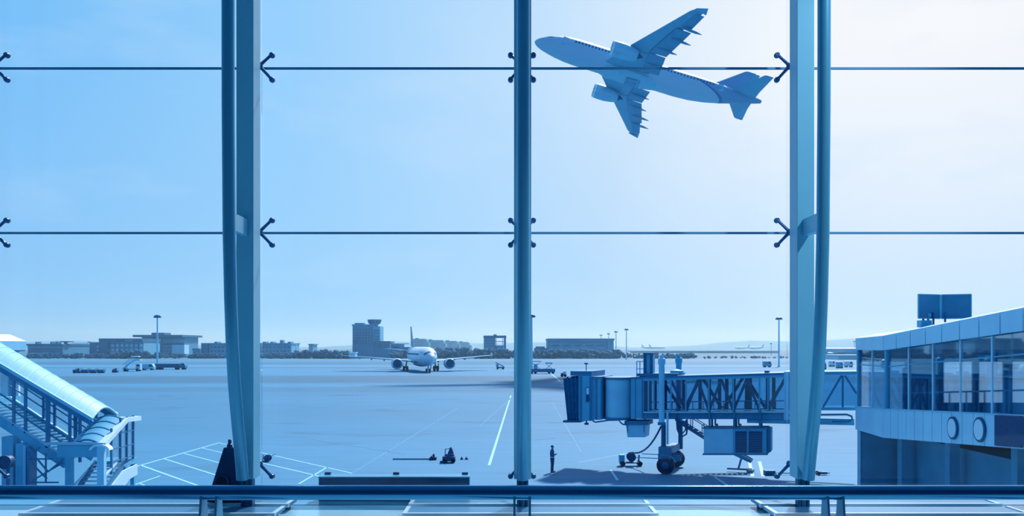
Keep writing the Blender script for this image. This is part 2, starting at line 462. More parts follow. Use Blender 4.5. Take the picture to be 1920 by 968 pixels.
# long low dark box on the outer ledge
bx0, bx1 = (597.5 - CX) * 10.25 / F, (879.5 - CX) * 10.25 / F
t = thing('ledge_box', 'long low dark box with three small clips on the ledge outside the glass', 'box', ((bx0 + bx1) / 2, 10.35, FLOOR))
MB().box(bx0, bx1, 10.25, 10.46, FLOOR, 6.715).build('body', NAVY, t, bevel=.004)
MB().box(bx0 - .005, bx1 + .005, 10.245, 10.47, 6.715, 6.728).build('top_plate', BORDER, t)
MB().box(bx0, bx1, 10.235, 10.249, 6.59, 6.605).build('trim_strip', BORDER, t)
for px in (615, 743, 872):
    x = (px - CX) * 10.44 / F
    MB().box(x - .034, x + .034, 10.41, 10.46, 6.728, 6.755).build('clip', NAVY, t, bevel=.004)

# tapered dark stand next to the left column
sx0, sY = -3.03, 9.75; zb = FLOOR + .094
zt = EYE - (839 - HZ) * sY / F
t = thing('floor_stand', 'dark tapered floor stand with a knob on top beside the left column', 'stand', (sx0, sY, zb))
MB().hexa([(sx0 - .215, sY - .13, zb), (sx0 + .20, sY - .13, zb), (sx0 + .20, sY + .13, zb), (sx0 - .215, sY + .13, zb),
           (sx0 - .06, sY - .04, zt), (sx0 + .055, sY - .04, zt), (sx0 + .055, sY + .04, zt), (sx0 - .06, sY + .04, zt)]).build('body', NAVY, t, bevel=.01)
MB().lathe([(zt, 0), (zt, .03), (zt + .03, .03), (zt + .04, .018), (zt + .08, .018), (zt + .09, 0)], (sx0 - .005, sY, 0), n=14).build('knob', NAVY, t, smooth=True)
zc = EYE - (905 - HZ) * 9.6 / F
MB().lathe([(sY - .132, 0), (sY - .132, .06), (sY - .100, .06), (sY - .100, 0)], (sx0 - .05, 0, zc), 'Y', 20).build('port_hole', BLACK, t, smooth=True)
MB().lathe([(sY - .134, .06), (sY - .140, .066), (sY - .1, .068)], (sx0 - .05, 0, zc), 'Y', 20).build('port_ring', DARK, t, smooth=True)

# ------------------------------------------------------------------ airliners
FUS = [(-.02, -.33, .05, .05), (-.25, -.33, .42, .40), (-.7, -.29, .75, .70), (-1.4, -.22, 1.07, 1.02), (-2.4, -.12, 1.38, 1.36), (-3.6, -.05, 1.66, 1.66), (-5.2, 0, 1.90, 1.92),
       (-6.8, 0, 1.975, 2.02), (-12, 0, 1.975, 2.04), (-18, 0, 1.975, 2.04), (-23.5, 0, 1.975, 2.04), (-26, .08, 1.92, 1.96), (-28.5, .28, 1.74, 1.74), (-31, .58, 1.42, 1.42),
       (-33.2, .90, 1.05, 1.08), (-35.2, 1.2, .70, .74), (-36.7, 1.4, .42, .46), (-37.4, 1.47, .24, .28), (-37.5, 1.48, .08, .1)]


def fus_at(x):
    for a, b in zip(FUS, FUS[1:]):
        if b[0] <= x <= a[0]:
            k = (a[0] - x) / (a[0] - b[0]); return [a[i] + (b[i] - a[i]) * k for i in range(4)]
    return FUS[-1]


def foil(le, te, y, z, th, n=6):
    """closed aerofoil section in the x-z plane at span position y"""
    c = le - te; up, lo = [], []
    for k in range(n + 1):
        u = k / n; u = u * u * (3 - 2 * u) if k < n else 1.0
        h = th * (1.48 * math.sqrt(u) - 0.63 * u - 1.76 * u * u + 1.42 * u ** 3 - 0.508 * u ** 4) * c
        up.append((le - u * c, y, z + h * .62)); lo.append((le - u * c, y, z - h * .38))
    return up + lo[-1:0:-1]


def make_airliner(name, label, s=1.0, gear=False, fin_top=6.3, livery=None, group=None):
    t = thing(name, label, 'airplane', group=group)
    sc = lambda p: (p[0] * s, p[1] * s, p[2] * s)

    def fin_mb(mb, nm, m, parent, smooth=False):
        bmesh.ops.transform(mb.bm, matrix=Matrix.Scale(s, 4), verts=mb.bm.verts)
        return mb.build(nm, m, parent, smooth, world=False)

    n = 28
    f = MB().loft([[(x, ry * math.cos(a), zc + rz_ * math.sin(a)) for a in [2 * math.pi * k / n for k in range(n)]] for x, zc, ry, rz_ in FUS])
    fus = fin_mb(f, 'fuselage', livery or PLANEW, t, True)
    b = MB().loft([[(x, ry * math.cos(a), zc + rz_ * math.sin(a)) for a in [2 * math.pi * k / 20 for k in range(20)]]
                   for x, zc, ry, rz_ in ((-10.0, -1.6, .2, .1), (-11, -1.6, 1.0, .50), (-12.5, -1.6, 1.55, .66), (-15, -1.6, 1.75, .72), (-18, -1.58, 1.7, .70), (-20, -1.5, 1.2, .58), (-21.8, -1.5, .3, .2))])
    fin_mb(b, 'belly_fairing', ENGM, t, True)
    if not gear:                                    # closed wheel bay doors under the belly
        d = MB()
        for y in (-.95, .05): d.box(-17.2, -15.3, y, y + .9, -2.345, -2.31)
        d.box(-17.6, -17.4, -1.0, 1.0, -2.32, -2.27)
        fin_mb(d, 'wheel_bay_door', FLAPM, t)
    for sy in (1, -1):
        x = -6.2                                    # passenger windows, doors
        while x > -29.0:
            zc, ry = fus_at(x)[1:3]
            yy_ = sy * ry * math.cos(.23) * 1.003; zz = zc + ry * math.sin(.23)
            fin_mb(MB().box(x - .13, x + .13, yy_ - .03, yy_ + .02, zz - .17, zz + .17), 'passenger_window', DARK, fus)
            x -= .54
        for xd, h in ((-4.6, 1.8), (-30.2, 1.6)):
            zc, ry = fus_at(xd)[1:3]
            q = [(xd - .42, sy * ry * .93, zc - .45), (xd + .42, sy * ry * .93, zc - .45), (xd + .42, sy * ry * .82, zc + h * .55), (xd - .42, sy * ry * .82, zc + h * .55)]
            fin_mb(MB().prism(q, (0, sy * .14, 0)), 'cabin_door', ENGM, fus)
        # wing
        st = [(-10.9, -18.6, 1.2, -1.15, .13), (-11.6, -18.45, 1.95, -1.10, .13), (-14.0, -18.15, 6.4, -.68, .12), (-17.2, -20.0, 11.8, -.26, .11), (-19.9, -21.65, 16.4, .08, .10), (-20.5, -21.75, 17.0, .13, .08)]
        wg = fin_mb(MB().loft([foil(le, te, sy * y, z, th) for le, te, y, z, th in st]), 'wing', WINGM, t, True)
        for y0, y1 in ((2.3, 6.3), (6.5, 12.6)):    # extended flaps
            a, c = [], []
            fl = MB()
            for y in (y0, y1):
                k = (y - 1.95) / (6.4 - 1.95) if y <= 6.4 else (y - 6.4) / (11.8 - 6.4)
                te = -18.45 + .3 * k if y <= 6.4 else -18.15 - 1.85 * k
                z = -1.1 + .42 * k if y <= 6.4 else -.68 + .42 * k
                a.append(foil(te + 1.1, te - 1.55 + (.35 if y > 12 else 0), sy * y, z - .20, .09))
            fl.loft(a)
            fin_mb(fl, 'flap', FLAPM, wg, True)
        fin_mb(MB().loft([foil(-19.4, -21.2, sy * 12.7, -.24, .09), foil(-20.8, -22.1, sy * 16.2, .0, .09)]), 'aileron', FLAPM, wg, True)
        for y, x0, z in ((4.2, -17.3, -.98), (7.9, -17.9, -.66), (10.6, -19.1, -.46), (13.2, -19.8, -.25)):
            ft = MB().loft([[(x0 - dx, sy * y + r_ * .6 * math.cos(a), z - .18 - dx * .06 + r_ * math.sin(a)) for a in [2 * math.pi * k / 8 for k in range(8)]]
                            for dx, r_ in ((0, .04), (.4, .17), (1.2, .25), (2.2, .22), (3.1, .05))])
            fin_mb(ft, 'flap_track_fairing', FLAPM, wg, True)
        fin_mb(MB().prism([(-20.3, sy * 17.0, -.05), (-22.1, sy * 17.05, -.45), (-22.2, sy * 17.05, .75), (-20.6, sy * 17.0, .25)], (0, sy * .07, 0)), 'wing_tip_fence', WINGM, wg)
        # engine
        ex, ey, ez = -11.4, 5.75, -1.62
        e = MB().lathe([(ex - .9, .80), (ex - .25, .92), (ex, 1.02), (ex - .12, 1.10), (ex - .8, 1.19), (ex - 2.0, 1.2), (ex - 3.2, 1.03), (ex - 4.1, .80), (ex - 4.1, .70), (ex - 3.4, .66)], (0, sy * ey, ez), 'X', 24)
        en = fin_mb(e, 'engine', ENGM, t, True)
        fin_mb(MB().lathe([(ex - .04, .995), (ex + .03, 1.04), (ex - .12, 1.112), (ex - .3, 1.145)], (0, sy * ey, ez), 'X', 24), 'inlet_lip', EDGE, en, True)
        fin_mb(MB().lathe([(ex - .35, .0), (ex - .7, .28), (ex - .8, .80), (ex - .88, .80), (ex - .88, 0)], (0, sy * ey, ez), 'X', 24), 'fan_disc', DARK, en, True)
        fin_mb(MB().lathe([(ex - 3.5, .6), (ex - 4.3, .42), (ex - 5.0, .06), (ex - 5.0, 0)], (0, sy * ey, ez), 'X', 16), 'exhaust_cone', DARK, en, True)
        fin_mb(MB().prism([(ex - .9, sy * ey - .13, ez + 1.12), (ex - 4.6, sy * ey - .13, ez + .72), (ex - 6.2, sy * ey - .13, -.85), (ex - 2.4, sy * ey - .13, -.70)], (0, .26, 0)), 'pylon', WINGM, en)
        # stabilizer
        sb = MB().loft([foil(-31.9, -36.1, sy * .6, 1.15, .10), foil(-33.0, -36.2, sy * 2.4, 1.30, .10), foil(-35.3, -36.75, sy * 6.1, 1.62, .09), foil(-35.6, -36.75, sy * 6.25, 1.63, .06)])
        fin_mb(sb, 'horizontal_stabilizer', WINGM, t, True)
    # fin with rudder
    def fsec(le, te, z, th):
        return [(p[0], p[2], z) for p in foil(le, te, 0, 0, th)]
    zt_ = fin_top
    fin = fin_mb(MB().loft([fsec(-27.2, -29.0, 1.55, .05), fsec(-29.3, -33.9, 2.25, .09), fsec(-30.3, -34.3, 3.0, .10), fsec(-34.0, -35.75, zt_ - .15, .09), fsec(-34.4, -35.75, zt_, .05)]), 'tail_fin', livery or PLANEW, t, True)
    fin_mb(MB().loft([fsec(-33.7, -35.4, 2.2, .08), fsec(-35.6, -36.5, zt_ - .1, .07)]), 'rudder', WINGM, fin, True)
    fin_mb(MB().prism([(-33.0, 0, 1.4), (-34.0, 0, 1.6), (-33.7, 0, 2.4), (-31.0, 0, 1.9)], (0, .06, 0)), 'fin_root', PLANEW, fin)
    # cockpit glazing
    for sy in (1, -1):
        for x0, x1, a0, a1 in ((-1.45, -2.15, .98, 1.52), (-1.55, -2.35, .62, .94), (-1.85, -2.75, .40, .58)):
            ck = MB(); g_ = []
            for u in range(6):
                x = x0 + (x1 - x0) * u / 5; xc, zc, ry, rz_ = fus_at(x)
                g_.append([(x - .02, sy * (ry + .03) * math.cos(a0 + (a1 - a0) * v / 5), zc + (rz_ + .03) * math.sin(a0 + (a1 - a0) * v / 5)) for v in range(6)])
            ck.loft(g_, closed=False, cap=False)
            fin_mb(ck, 'cockpit_window', DARK, fus)
    if gear:
        for gx_, gy_, wr in ((-5.2, 0, .42), (-17.0, 3.4, .58), (-17.0, -3.4, .58)):
            zg = -3.35
            lg = fin_mb(MB().tube([(gx_, gy_ * .92, -1.2), (gx_, gy_, zg + wr)], .16, 10).bar((gx_ - 1.2, gy_ * .9, -1.4), (gx_, gy_, zg + wr + .7), .14), 'landing_gear', ENGM, t)
            for dx in ((0,) if gy_ == 0 else (-.65, .65)):
                for dy in (-.36, .36):
                    fin_mb(MB().lathe([(dy - .16, 0), (dy - .16, wr * .8), (dy - .1, wr), (dy + .1, wr), (dy + .16, wr * .8), (dy + .16, 0)], (gx_ + dx, gy_, zg + wr), 'Y', 16), 'wheel', BLACK, lg, True)
            fin_mb(MB().box(gx_ - .7, gx_ + .7, gy_ + (.55 if gy_ >= 0 else -.6), gy_ + (.6 if gy_ >= 0 else -.55), -2.6, -1.7), 'gear_door', PLANEW, lg)
    return t


# tail livery: a dark swoosh painted over the rear fuselage and the fin
def livery(name, k, base, tail, band):
    lv = bpy.data.materials.new(name); lv.use_nodes = True
    nt = lv.node_tree; N = nt.nodes.new; L = nt.links.new
    pb = nt.nodes['Principled BSDF']; pb.inputs['Roughness'].default_value = .35
    tc = N('ShaderNodeTexCoord'); vsc = N('ShaderNodeVectorMath'); vsc.operation = 'SCALE'; vsc.inputs['Scale'].default_value = 1 / k
    L(tc.outputs['Object'], vsc.inputs[0]); sp = N('ShaderNodeSeparateXYZ'); L(vsc.outputs[0], sp.inputs[0])
    # the paint sweeps from the roof line aft of the wing down under the tail cone
    ma = N('ShaderNodeMath'); ma.operation = 'MULTIPLY_ADD'; L(sp.outputs['X'], ma.inputs[0]); ma.inputs[1].default_value = -.33; ma.inputs[2].default_value = -8.4
    sb_ = N('ShaderNodeMath'); sb_.operation = 'ADD'; L(sp.outputs['Z'], sb_.inputs[0]); L(ma.outputs[0], sb_.inputs[1])
    gt = N('ShaderNodeMath'); gt.operation = 'GREATER_THAN'; L(sb_.outputs[0], gt.inputs[0]); gt.inputs[1].default_value = 1.0
    ln_ = N('ShaderNodeMath'); ln_.operation = 'COMPARE'; L(sb_.outputs[0], ln_.inputs[0]); ln_.inputs[1].default_value = .97; ln_.inputs[2].default_value = .16
    m1 = N('ShaderNodeMixRGB'); L(gt.outputs[0], m1.inputs['Fac']); m1.inputs[1].default_value = (*base, 1); m1.inputs[2].default_value = (*tail, 1)
    m2 = N('ShaderNodeMixRGB'); L(ln_.outputs[0], m2.inputs['Fac']); L(m1.outputs[0], m2.inputs[1]); m2.inputs[2].default_value = (*band, 1)
    L(m2.outputs[0], pb.inputs['Base Color'])
    return lv


lv = livery('climbing_livery', 2.0, (.36, .58, .74), (.15, .36, .58), (.05, .20, .40))
lv2 = livery('taxiing_livery', 1.5, (.62, .75, .85), (.14, .33, .50), (.04, .16, .30))
KF = 2.0
fly = make_airliner('airliner', 'white twin engine airliner climbing in the sky seen from below', KF, False, 6.3, lv)
rot = Matrix(((-0.95911, 0.15021, 0.23989), (-0.06888, -0.94595, 0.31692), (0.27453, 0.28744, 0.91761)))
fly.location = (3.612 * KF, 142.103 * KF, EYE + 48.099 * KF); fly.rotation_euler = rot.to_euler()

taxi = make_airliner('airliner', 'airliner taxiing on the apron with its nose towards the window', 1.5, True, 7.0, lv2)
hd = math.atan2(-28, 6.6)
taxi.rotation_euler = (0, 0, hd)
mainx = (789 - CX) * 303 / F
taxi.location = Vector((mainx, 303, 3.35 * 1.5)) + Vector((math.cos(hd), math.sin(hd), 0)) * 17 * 1.5

# distant parked airliners, only a few pixels each
def far_airliner(px, Y, deg, lb):
    m = MB().loft([[(x + 18, ry * math.cos(a), zc + rz_ * math.sin(a)) for a in [2 * math.pi * k / 12 for k in range(12)]] for x, zc, ry, rz_ in FUS[::2]])
    for sy in (1, -1):
        m.loft([foil(-11.6 + 18, -18.4 + 18, sy * 1.5, -1.1, .12), foil(-20 + 18, -21.7 + 18, sy * 17, .1, .1)])
        m.loft([foil(-32 + 18, -36 + 18, sy * .6, 1.1, .1), foil(-35.3 + 18, -36.7 + 18, sy * 6.2, 1.6, .1)])
        m.lathe([(5.7, 0), (6.6, 1.05), (5.5, 1.18), (3.4, 1.0), (1.7, .3)], (0, sy * 5.75, -1.6), 'X', 10)
        m.tube([(1, sy * 3.2, -1), (1, sy * 3.2, -4.0)], .3, 6)
    m.tube([(12.8, 0, -1), (12.8, 0, -4.0)], .25, 6)
    m.loft([[(p[0] + 18, p[2], z) for p in foil(le, te, 0, 0, .09)] for le, te, z in ((-29.3, -33.9, 1.9), (-34.0, -35.9, 7.4))])
    bmesh.ops.transform(m.bm, matrix=Matrix.Scale(1.2, 4), verts=m.bm.verts)
    o = m.build('parked_airliner', WINGM, None, True)
    o.location = ((px - CX) * Y / F, Y, 4.0 * 1.2); o.rotation_euler = (0, 0, R(deg))
    tag(o, lb, 'airplane', 'airliners parked far across the airfield', 'thing')


for a_ in ((1418, 2200, 195, 'distant parked airliner whose tail shows closest to the left side of the pale truss column'),
           (1392, 2250, 195, 'distant parked airliner with its tail the second one left of the pale truss column'),
           (1232, 2300, -15, 'distant parked airliner with its tail fin just left of the jet bridge lift columns'),
           (1218, 2350, -15, 'distant parked airliner with its tail fin above the ladder box on the jet bridge'),
           (1575, 620, 160, 'small parked airliner on the far apron left of the pier roof corner')):
    far_airliner(*a_)

# ------------------------------------------------------------------ jet bridge (local x runs along the tunnel, y = 0 is the near face)
JA = R(-20.5)
K_ = math.tan(R(20.5)); CS, SN = math.cos(R(20.5)), math.sin(R(20.5))
JX0, JY0 = 3.65, 61.0
jb = thing('jet_bridge', 'blue grey jet bridge reaching left from the pier on a wheeled lift column', 'jet bridge', (JX0, JY0, 0), JA)


def ju(px):
    a = (px - CX) / F
    return (a * (JY0 + K_ * JX0) / (1 + K_ * a) - JX0) / CS


def jz(px, py):
    a = (px - CX) / F
    return EYE - (py - HZ) * ((JY0 + K_ * JX0) / (1 + K_ * a)) / F


def J(px, py, y=0.0):
    return Vector((ju(px), y, jz(px, py)))


def jpart(nm, mb, m, parent=None, **k):
    return mb.build(nm, m, parent or jb, world=False, **k)


def jbox(mb, x0, x1, y0, y1, ptop, pbot):            # px range along the face, rows for top and bottom, depth range
    xm = (x0 + x1) / 2
    return mb.hexa([(ju(x0), y0, jz(x0, pbot)), (ju(x1), y0, jz(x1, pbot)), (ju(x1), y1, jz(x1, pbot)), (ju(x0), y1, jz(x0, pbot)),
                    (ju(x0), y0, jz(x0, ptop)), (ju(x1), y0, jz(x1, ptop)), (ju(x1), y1, jz(x1, ptop)), (ju(x0), y1, jz(x0, ptop))])


DW = 2.9                                              # tunnel depth
top = lambda px: 709 - (px - 1127) * 10 / 348.0
bot = lambda px: 786.0 + (px - 1127) * 0.3 / 348
FR = lambda px, f: bot(px) + (top(px) - bot(px)) * f   # row at fraction f of the tunnel height

# bellows hood with folds
m = MB(); rings = []
for k in range(9):
    px = 1058 + k * 3.8; o_ = .12 if k % 2 else 0
    t0 = jz(px, 706) - o_ - (.15 if k == 0 else 0); b0 = jz(px, 789 - k * .1) + o_; dx = .35 * (1 - k / 8) * 0
    lean = .30 * (k / 8)
    rings.append([(ju(px) + (0 if k else 0), -.25 + o_, b0), (ju(px), DW + .25 - o_, b0), (ju(px), DW + .25 - o_, t0), (ju(px), -.25 + o_, t0)])
# lower lip sits further in than the hood edge
for k, r_ in enumerate(rings):
    sh = .30 * (1 - k / 8)
    rings[k] = [(p[0] + (sh if i < 2 else 0), p[1], p[2]) for i, p in enumerate(r_)]
m.loft(rings)
jpart('bellows_hood', m, BELLOW)
m = MB(); jbox(m, 1058, 1090, -.3, DW + .3, 788, 792); jbox(m, 1085, 1092, -.2, DW + .2, 704, 708); jpart('bumper_sill', m, DARK)
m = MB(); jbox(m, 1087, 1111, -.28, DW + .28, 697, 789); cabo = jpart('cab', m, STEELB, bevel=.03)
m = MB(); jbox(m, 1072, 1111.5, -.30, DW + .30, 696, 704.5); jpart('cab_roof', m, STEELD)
m = MB(); jbox(m, 1089, 1093, -.31, -.27, 706, 789); jbox(m, 1107.5, 1111, -.31, -.27, 706, 789); jpart('cab_post', m, STEELD)
m = MB(); jbox(m, 1100.5, 1108, -.31, -.27, 726, 754); jpart('cab_door_frame', m, STEELD, cabo)
m = MB(); jbox(m, 1102, 1106.6, -.325, -.30, 728, 739); jpart('cab_window', m, WHITE, cabo)
m = MB(); jbox(m, 1102, 1106.6, -.325, -.30, 741, 752); jpart('cab_window', m, NAVY, cabo)
m = MB(); jbox(m, 1111, 1127, -.12, DW + .1, 708.5, 787.5); jpart('cab_joint', m, STEELB)
m = MB(); jbox(m, 1110, 1127.5, -.16, DW + .14, 706.5, 709.5); jpart('cab_joint_roof', m, STEELD)
m = MB(); jbox(m, 1118, 1120, -.17, -.11, 709.5, 787); jpart('joint_seam', m, STEELD)
# rotunda drum: a ribbed vertical shell between roof and floor plates
rd = ju(1155); rr = (ju(1183) - ju(1127)) / 2
m = MB(); rings = []
for z in (jz(1155, 783.5), jz(1155, 712)):
    rings.append([(rd + rr * math.cos(a), 1.45 + (rr + .72) * math.sin(a), z) for a in [2 * math.pi * k / 40 for k in range(40)]])
m.loft(rings); jpart('drum', m, STEELL, smooth=True)
m = MB()
for z0, z1 in ((jz(1155, 788), jz(1155, 783.4)), (jz(1155, 712.1), jz(1155, 708))):
    m.loft([[(rd + (rr + .08) * math.cos(a), 1.45 + (rr + .80) * math.sin(a), z) for a in [2 * math.pi * k / 40 for k in range(40)]] for z in (z0, z1)])
jpart('drum_ring', m, STEELD, smooth=True)
m = MB(); jbox(m, 1183, 1205, -.02, DW, 708, 786); jpart('end_panel', m, STEELB)
m = MB(); jbox(m, 1191, 1192.2, -.04, 0, 709, 786); jbox(m, 1203.5, 1206, -.05, 0, 709, 786); jpart('end_panel_frame', m, STEELD)

# tunnel: floor, roof, side chords, glazing, trusses on both faces
UA, UM, UB = 1205, 1478, 1606


def chord(mb, x0, x1, f0, f1, y0, y1):
    mb.hexa([J(x0, FR(x0, f0), y0), J(x1, FR(x1, f0), y0), J(x1, FR(x1, f0), y1), J(x0, FR(x0, f0), y1),
             J(x0, FR(x0, f1), y0), J(x1, FR(x1, f1), y0), J(x1, FR(x1, f1), y1), J(x0, FR(x0, f1), y1)])
    return mb


jpart('tunnel_roof', chord(MB(), UA - 22, UM, .955, 1.0, -.06, DW + .06), STEELD)
jpart('tunnel_floor', chord(MB(), UA, UM, .02, .13, 0.02, DW - .02), STEELD)
jpart('side_beam', chord(chord(MB(), UA, UM, .0, .10, -.06, .10), UA, UM, .0, .10, DW - .1, DW + .06), STEELD)
jpart('side_rail', chord(chord(MB(), UA, UM, .14, .175, -.05, .06), UA, UM, .14, .175, DW - .06, DW + .05), STEELL)
jpart('top_rail', chord(chord(MB(), UA, UM, .90, .955, -.045, .08), UA, UM, .90, .955, DW - .08, DW + .045), STEELB)
jpart('side_glass', chord(chord(MB(), UA, UM, .176, .899, .02, .035), UA, UM, .176, .899, DW - .035, DW - .02), GL_DARK)
post_px = [1206, 1216, 1226, 1258, 1286, 1329, 1375, 1424, 1440, 1474]
for px in post_px:
    m = MB(); m.bar(J(px, FR(px, .17), -.01), J(px, FR(px, .91), -.01), .09, .08, (0, 1, 0)); jpart('mullion', m, STEELB if px < 1470 else STEELL)
diag = [(1258, 1286, 1), (1286, 1308, 0), (1308, 1329, 1), (1329, 1352, 0), (1352, 1375, 1), (1375, 1400, 0), (1400, 1424, 1), (1440, 1472, 0)]
for k, (a, b, up) in enumerate(diag):
    m = MB(); y = .10
    m.bar(J(a, FR(a, .18 if not up else .89), y), J(b, FR(b, .89 if not up else .18), y), .16, .10, (0, 1, 0)); jpart('truss_diagonal', m, STEELD)
for a, b, up in [(1226, 1262, 1), (1270, 1300, 0), (1306, 1342, 1), (1346, 1384, 0), (1390, 1428, 1), (1432, 1470, 0)]:
    m = MB(); y = DW - .12
    m.bar(J(a, FR(a, .18 if not up else .89), y), J(b, FR(b, .89 if not up else .18), y), .2, .10, (0, 1, 0)); jpart('truss_diagonal', m, STEELD)
for px in (1212, 1232, 1268, 1300, 1318, 1338, 1352, 1366, 1391, 1398, 1432, 1444):
    m = MB(); m.bar(J(px, FR(px, .16), DW - .1), J(px, FR(px, .9), DW - .1), .22, .1, (0, 1, 0)); jpart('far_mullion', m, STEELD)
m = MB()
for px in range(1210, 1470, 20): m.bar(J(px, FR(px, .36), 1.9), J(px, FR(px, .16), 1.9), .05)
m.bar(J(1208, FR(1208, .36), 1.9), J(1474, FR(1474, .36), 1.9), .07); jpart('inner_handrail', m, STEELL)

# outer tunnel section up to the pier
t2 = lambda px: 700 - (px - 1478) * .01
b2 = lambda px: 768.0
F2 = lambda px, f: b2(px) + (t2(px) - b2(px)) * f


def chord2(mb, x0, x1, f0, f1, y0, y1):
    mb.hexa([J(x0, F2(x0, f0), y0), J(x1, F2(x1, f0), y0), J(x1, F2(x1, f0), y1), J(x0, F2(x0, f0), y1),
             J(x0, F2(x0, f1), y0), J(x1, F2(x1, f1), y0), J(x1, F2(x1, f1), y1), J(x0, F2(x0, f1), y1)])
    return mb


jpart('outer_tunnel_roof', chord2(MB(), UM - 2, UB, .94, 1.03, .12, DW - .12), STEELB)
jpart('outer_tunnel_floor', chord2(MB(), UM - 2, UB, -.03, .03, .12, DW - .12), STEELB)
jpart('outer_tunnel_glass', chord2(chord2(MB(), UM - 2, UB, .03, .94, .20, .215), UM - 2, UB, .03, .94, DW - .215, DW - .2), GL_DARK)
for a, fa, b, fb in [(1480, .9, 1510, .05), (1510, .05, 1536, .92), (1543, .05, 1578, .92), (1580, .05, 1580, .92), (1584, .92, 1606, .42), (1536, .02, 1536, .95)]:
    m = MB(); m.bar(J(a, F2(a, fa), .16), J(b, F2(b, fb), .16), .12, .09, (0, 1, 0)); jpart('truss_bar', m, STEELD)
m = MB(); m.bar(J(1400, 790.5, .3), J(1602, 795, .3), .28, .22); m.bar(J(1400, 790.5, 2.6), J(1602, 795, 2.6), .28, .22); jpart('support_beam', m, STEELB)
jpart('cable_loop', MB().tube([J(1480, 779, -.05), J(1530, 778, -.05), J(1588, 777.5, -.05), J(1597, 781, -.05), J(1598, 786, -.05), J(1594, 790, -.05), J(1560, 790.5, -.05)], .06, 8), STEELD, smooth=True)
jpart('tunnel_end_frame', chord(MB(), 1470, 1480, -.02, 1.02, -.08, DW + .08), STEELL)
m = MB()
for px in (1340, 1384, 1424): m.bar(J(px, 786, .3), J(px, 798, .3), .1); m.bar(J(px, 798, .3), J(px + 5, 798, .3), .16)
jpart('cable_bracket', m, STEELD)

# lift columns, wheel bogie
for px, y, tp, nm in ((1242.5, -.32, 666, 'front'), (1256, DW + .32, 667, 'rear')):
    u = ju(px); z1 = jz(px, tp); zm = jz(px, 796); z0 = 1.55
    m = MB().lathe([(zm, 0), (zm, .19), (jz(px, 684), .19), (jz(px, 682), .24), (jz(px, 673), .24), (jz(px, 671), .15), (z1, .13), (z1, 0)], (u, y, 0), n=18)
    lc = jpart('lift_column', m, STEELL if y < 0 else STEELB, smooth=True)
    jpart('lift_piston', MB().lathe([(z0 - .3, .16), (z0 - .3, .16), (zm + .02, .15)], (u + .12, y, 0), n=16, cap=True), DARK, lc, smooth=True)
    jpart('collar', MB().lathe([(zm - .02, .15), (zm - .02, .26), (zm + .16, .26), (zm + .16, .15)], (u, y, 0), n=18), STEELD, lc, smooth=True)
um = ju(1250)
m = MB().box(um - .30, um + .32, -.65, DW + .65, 1.2, 1.62); m.box(um - .42, um + .40, -.62, .25, .95, 1.75); m.box(um - .5, um + .95, -.35, .12, .85, 1.25)
bog = jpart('wheel_bogie', m, STEELD, bevel=.03)
jpart('drive_motor', MB().lathe([(um + .42, 0), (um + .42, .2), (um + .95, .2), (um + 1.0, .12), (um + 1.0, 0)], (0, -.1, 1.15), 'X', 14), DARK, bog, smooth=True)
for y0 in (-.62, DW + .2):
    w = jpart('wheel', MB().lathe([(y0, 0), (y0, .50), (y0 + .05, .57), (y0 + .36, .57), (y0 + .41, .50), (y0 + .41, 0)], (um + .02, 0, .57), 'Y', 28), BLACK, bog, smooth=True)
    jpart('hub', MB().lathe([(y0 - .03, 0), (y0 - .03, .16), (y0 + .02, .28), (y0 + .03, .1)], (um + .02, 0, .57), 'Y', 18), DARK, w, smooth=True)
# mudguard arc
m = MB(); rg = []
for k in range(9):
    a = R(20 + k * 12); rg.append([(um + .02 + .66 * math.cos(a), y, .57 + .66 * math.sin(a)) for y in (-.66, -.18)] + [(um + .02 + .70 * math.cos(a), y, .57 + .70 * math.sin(a)) for y in (-.18, -.66)])
m.loft(rg); jpart('mudguard', m, STEELB, bog)

# boxes slung under and standing on the bridge
m = MB(); b_ = [J(1172, 797, .2), J(1210, 797, .2), J(1208, 821, .2), J(1175, 821, .2)]; m.prism(b_, (0, 1.3, 0)); bx = jpart('hanging_cabinet', m, STEELL, bevel=.03)
m = MB(); jbox(m, 1170, 1215, .1, 1.6, 790, 797.5); m.bar(J(1175, 786, .5), J(1175, 797, .5), .1); m.bar(J(1206, 786, .5), J(1206, 797, .5), .1); jpart('cabinet_hanger', m, STEELD)
m = MB()
for x0 in (1175, 1205.5): jbox(m, x0, x0 + 1.2, .17, .21, 798, 812)
jpart('cabinet_strap', m, STEELD, bx)
m = MB(); jbox(m, 1206.5, 1221, .3, 1.2, 664, 703); rb = jpart('roof_cabinet', m, STEELB)
m = MB(); jbox(m, 1205, 1210, .22, .32, 665, 703); jbox(m, 1217.5, 1222.5, .22, .32, 665, 703); jbox(m, 1204.5, 1223, .2, 1.3, 662, 665); jpart('cabinet_frame', m, DARK, rb)
m = MB()
for px in (1192, 1198): m.bar(J(px, 678, .3), J(px, 707, .3), .05)
m.bar(J(1192, 678, .3), J(1206, 678, .3), .05); m.bar(J(1192, 692, .3), J(1206, 692, .3), .05); jpart('roof_handrail', m, STEELB)
m = MB(); jbox(m, 1193, 1270, .1, DW, 700.5, 706); jpart('roof_platform', m, STEELD)
m = MB(); m.lathe([(jz(1262, 704), .5), (jz(1262, 696), .42), (jz(1262, 693), 0)], (ju(1263), 1.2, 0), n=14); jpart('roof_dome', m, STEELB, smooth=True)
m = MB(); m.bar(J(1091.5, 681, 1), J(1091.5, 697, 1), .05); m.lathe([(jz(1091, 684), 0), (jz(1091, 684), .13), (jz(1091, 681), .13), (jz(1091, 680), 0)], (ju(1091.5), 1.0, 0), n=10); jpart('roof_beacon', m, DARK)
